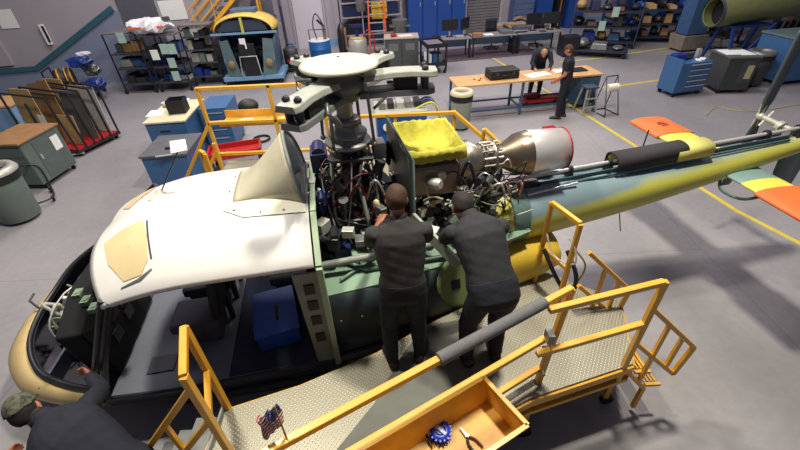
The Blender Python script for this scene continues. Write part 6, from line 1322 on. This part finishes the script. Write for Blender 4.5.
# mechanic on the right: bent over towards the engine, one arm hanging
person('mechanic in dark shirt bending over toward the engine, on the right of the pair', (.70, 2.36, .808), R(8), dict(
    pelvis=(.02, -.10, .95), waist=(.0, .02, 1.12), chest=(-.03, .20, 1.33), neck=(-.06, .33, 1.43), head=(-.09, .45, 1.47),
    lsh=(-.21, .25, 1.36), rsh=(.15, .25, 1.36), lel=(-.24, .42, 1.14), rel=(.20, .40, 1.12), lwr=(-.12, .60, 1.08), rwr=(.08, .60, 1.08),
    lhip=(-.08, -.10, .91), rhip=(.11, -.10, .91), lkn=(-.12, .0, .50), rkn=(.12, .0, .50), lan=(-.13, -.06, .09), ran=(.12, -.06, .09), ltoe=(-.16, .1, 0), rtoe=(.15, .1, 0), lsole=(0, 0, 0), rsole=(0, 0, 0),
    lpn=(.3, .2, -1), rpn=(-.3, .2, -1), lcurl=(1.1, 0, 0), rcurl=(1.1, 0, 0)), hf=(-.1, .7, -.7), hu=(0, .7, .7), sleeve=.7, shirt=M('polo_charcoal2', (36, 36, 40), .85, var=.1, scale=20, bump=.15), hair=HAIRD, scale=(1.12, 1.05, .95))
# man crouching at the nose
person('person in navy jacket and camouflage cap bending beside the helicopter nose', (-2.08, 1.33, 0), R(66), dict(
    pelvis=(0, -.05, .86), waist=(.0, .10, .98), chest=(.0, .36, 1.14), neck=(.0, .54, 1.22), head=(-.02, .68, 1.27),
    lsh=(-.20, .42, 1.16), rsh=(.19, .44, 1.16), lel=(-.30, .66, .96), rel=(.34, .62, 1.02), lwr=(-.22, .88, .86), rwr=(.40, .86, .98),
    lhip=(-.1, -.05, .82), rhip=(.1, -.05, .82), lkn=(-.14, .14, .44), rkn=(.13, .14, .44), lan=(-.15, -.08, .09), ran=(.14, -.08, .09), ltoe=(-.16, .1, 0), rtoe=(.16, .1, 0), lsole=(0, 0, 0), rsole=(0, 0, 0),
    lcurl=(.9, 0, 0), rcurl=(.9, 0, 0)), hf=(.5, .7, -.5), hu=(0, .35, .9), sleeve=1.2, shirt=NAVY, hair=HAIRD, cap=CAMO, scale=(1.1, 1.1, 1.1))
# two people at the far workbench
pb_ = dict(pelvis=(0, -.06, .93), waist=(.0, .04, 1.08), chest=(0, .26, 1.26), neck=(0, .42, 1.32), head=(.0, .52, 1.33),
    lsh=(-.19, .30, 1.28), rsh=(.19, .30, 1.28), lel=(-.26, .42, 1.06), rel=(.26, .42, 1.06), lwr=(-.18, .62, .96), rwr=(.18, .62, .96),
    lhip=(-.095, -.05, .90), rhip=(.095, -.05, .90), lkn=(-.12, .0, .48), rkn=(.12, .0, .48), lan=(-.13, -.06, .09), ran=(.13, -.06, .09), ltoe=(-.14, .1, 0), rtoe=(.14, .1, 0), lsole=(0, 0, 0), rsole=(0, 0, 0), lpn=(0, 0, -1), rpn=(0, 0, -1), lcurl=(.4, 0, 0), rcurl=(.4, 0, 0))
person('person in dark clothes leaning over the papers from the far side of the workbench', (4.15, 11.75, 0), R(170), pb_, hf=(0, .6, -.8), hu=(0, .8, .6), sleeve=1.2, shirt=NAVY, hair=M('hair_fair', (150, 118, 84), .8), vox=.013)
person('person in navy polo and trousers standing at the near side of the workbench', (4.30, 10.05, 0), R(62), dict(pelvis=(0, 0, .95), waist=(0, .0, 1.10), chest=(0, .02, 1.36), neck=(0, .04, 1.52), head=(0, .08, 1.66),
    lsh=(-.19, .02, 1.43), rsh=(.19, .02, 1.43), lel=(-.24, .03, 1.15), rel=(.24, .02, 1.15), lwr=(-.22, .22, 1.00), rwr=(.22, .16, .95),
    lhip=(-.095, 0, .92), rhip=(.095, 0, .92), lkn=(-.11, .03, .5), rkn=(.11, .0, .5), lan=(-.11, .02, .09), ran=(.12, -.08, .09), ltoe=(-.14, .14, 0), rtoe=(.16, .06, 0), lsole=(0, 0, 0), rsole=(0, 0, 0), lcurl=(.6, 0, 0), rcurl=(.6, 0, 0)), hf=(0, .9, -.4), sleeve=.7, shirt=NAVY, hair=HAIRB, vox=.012)
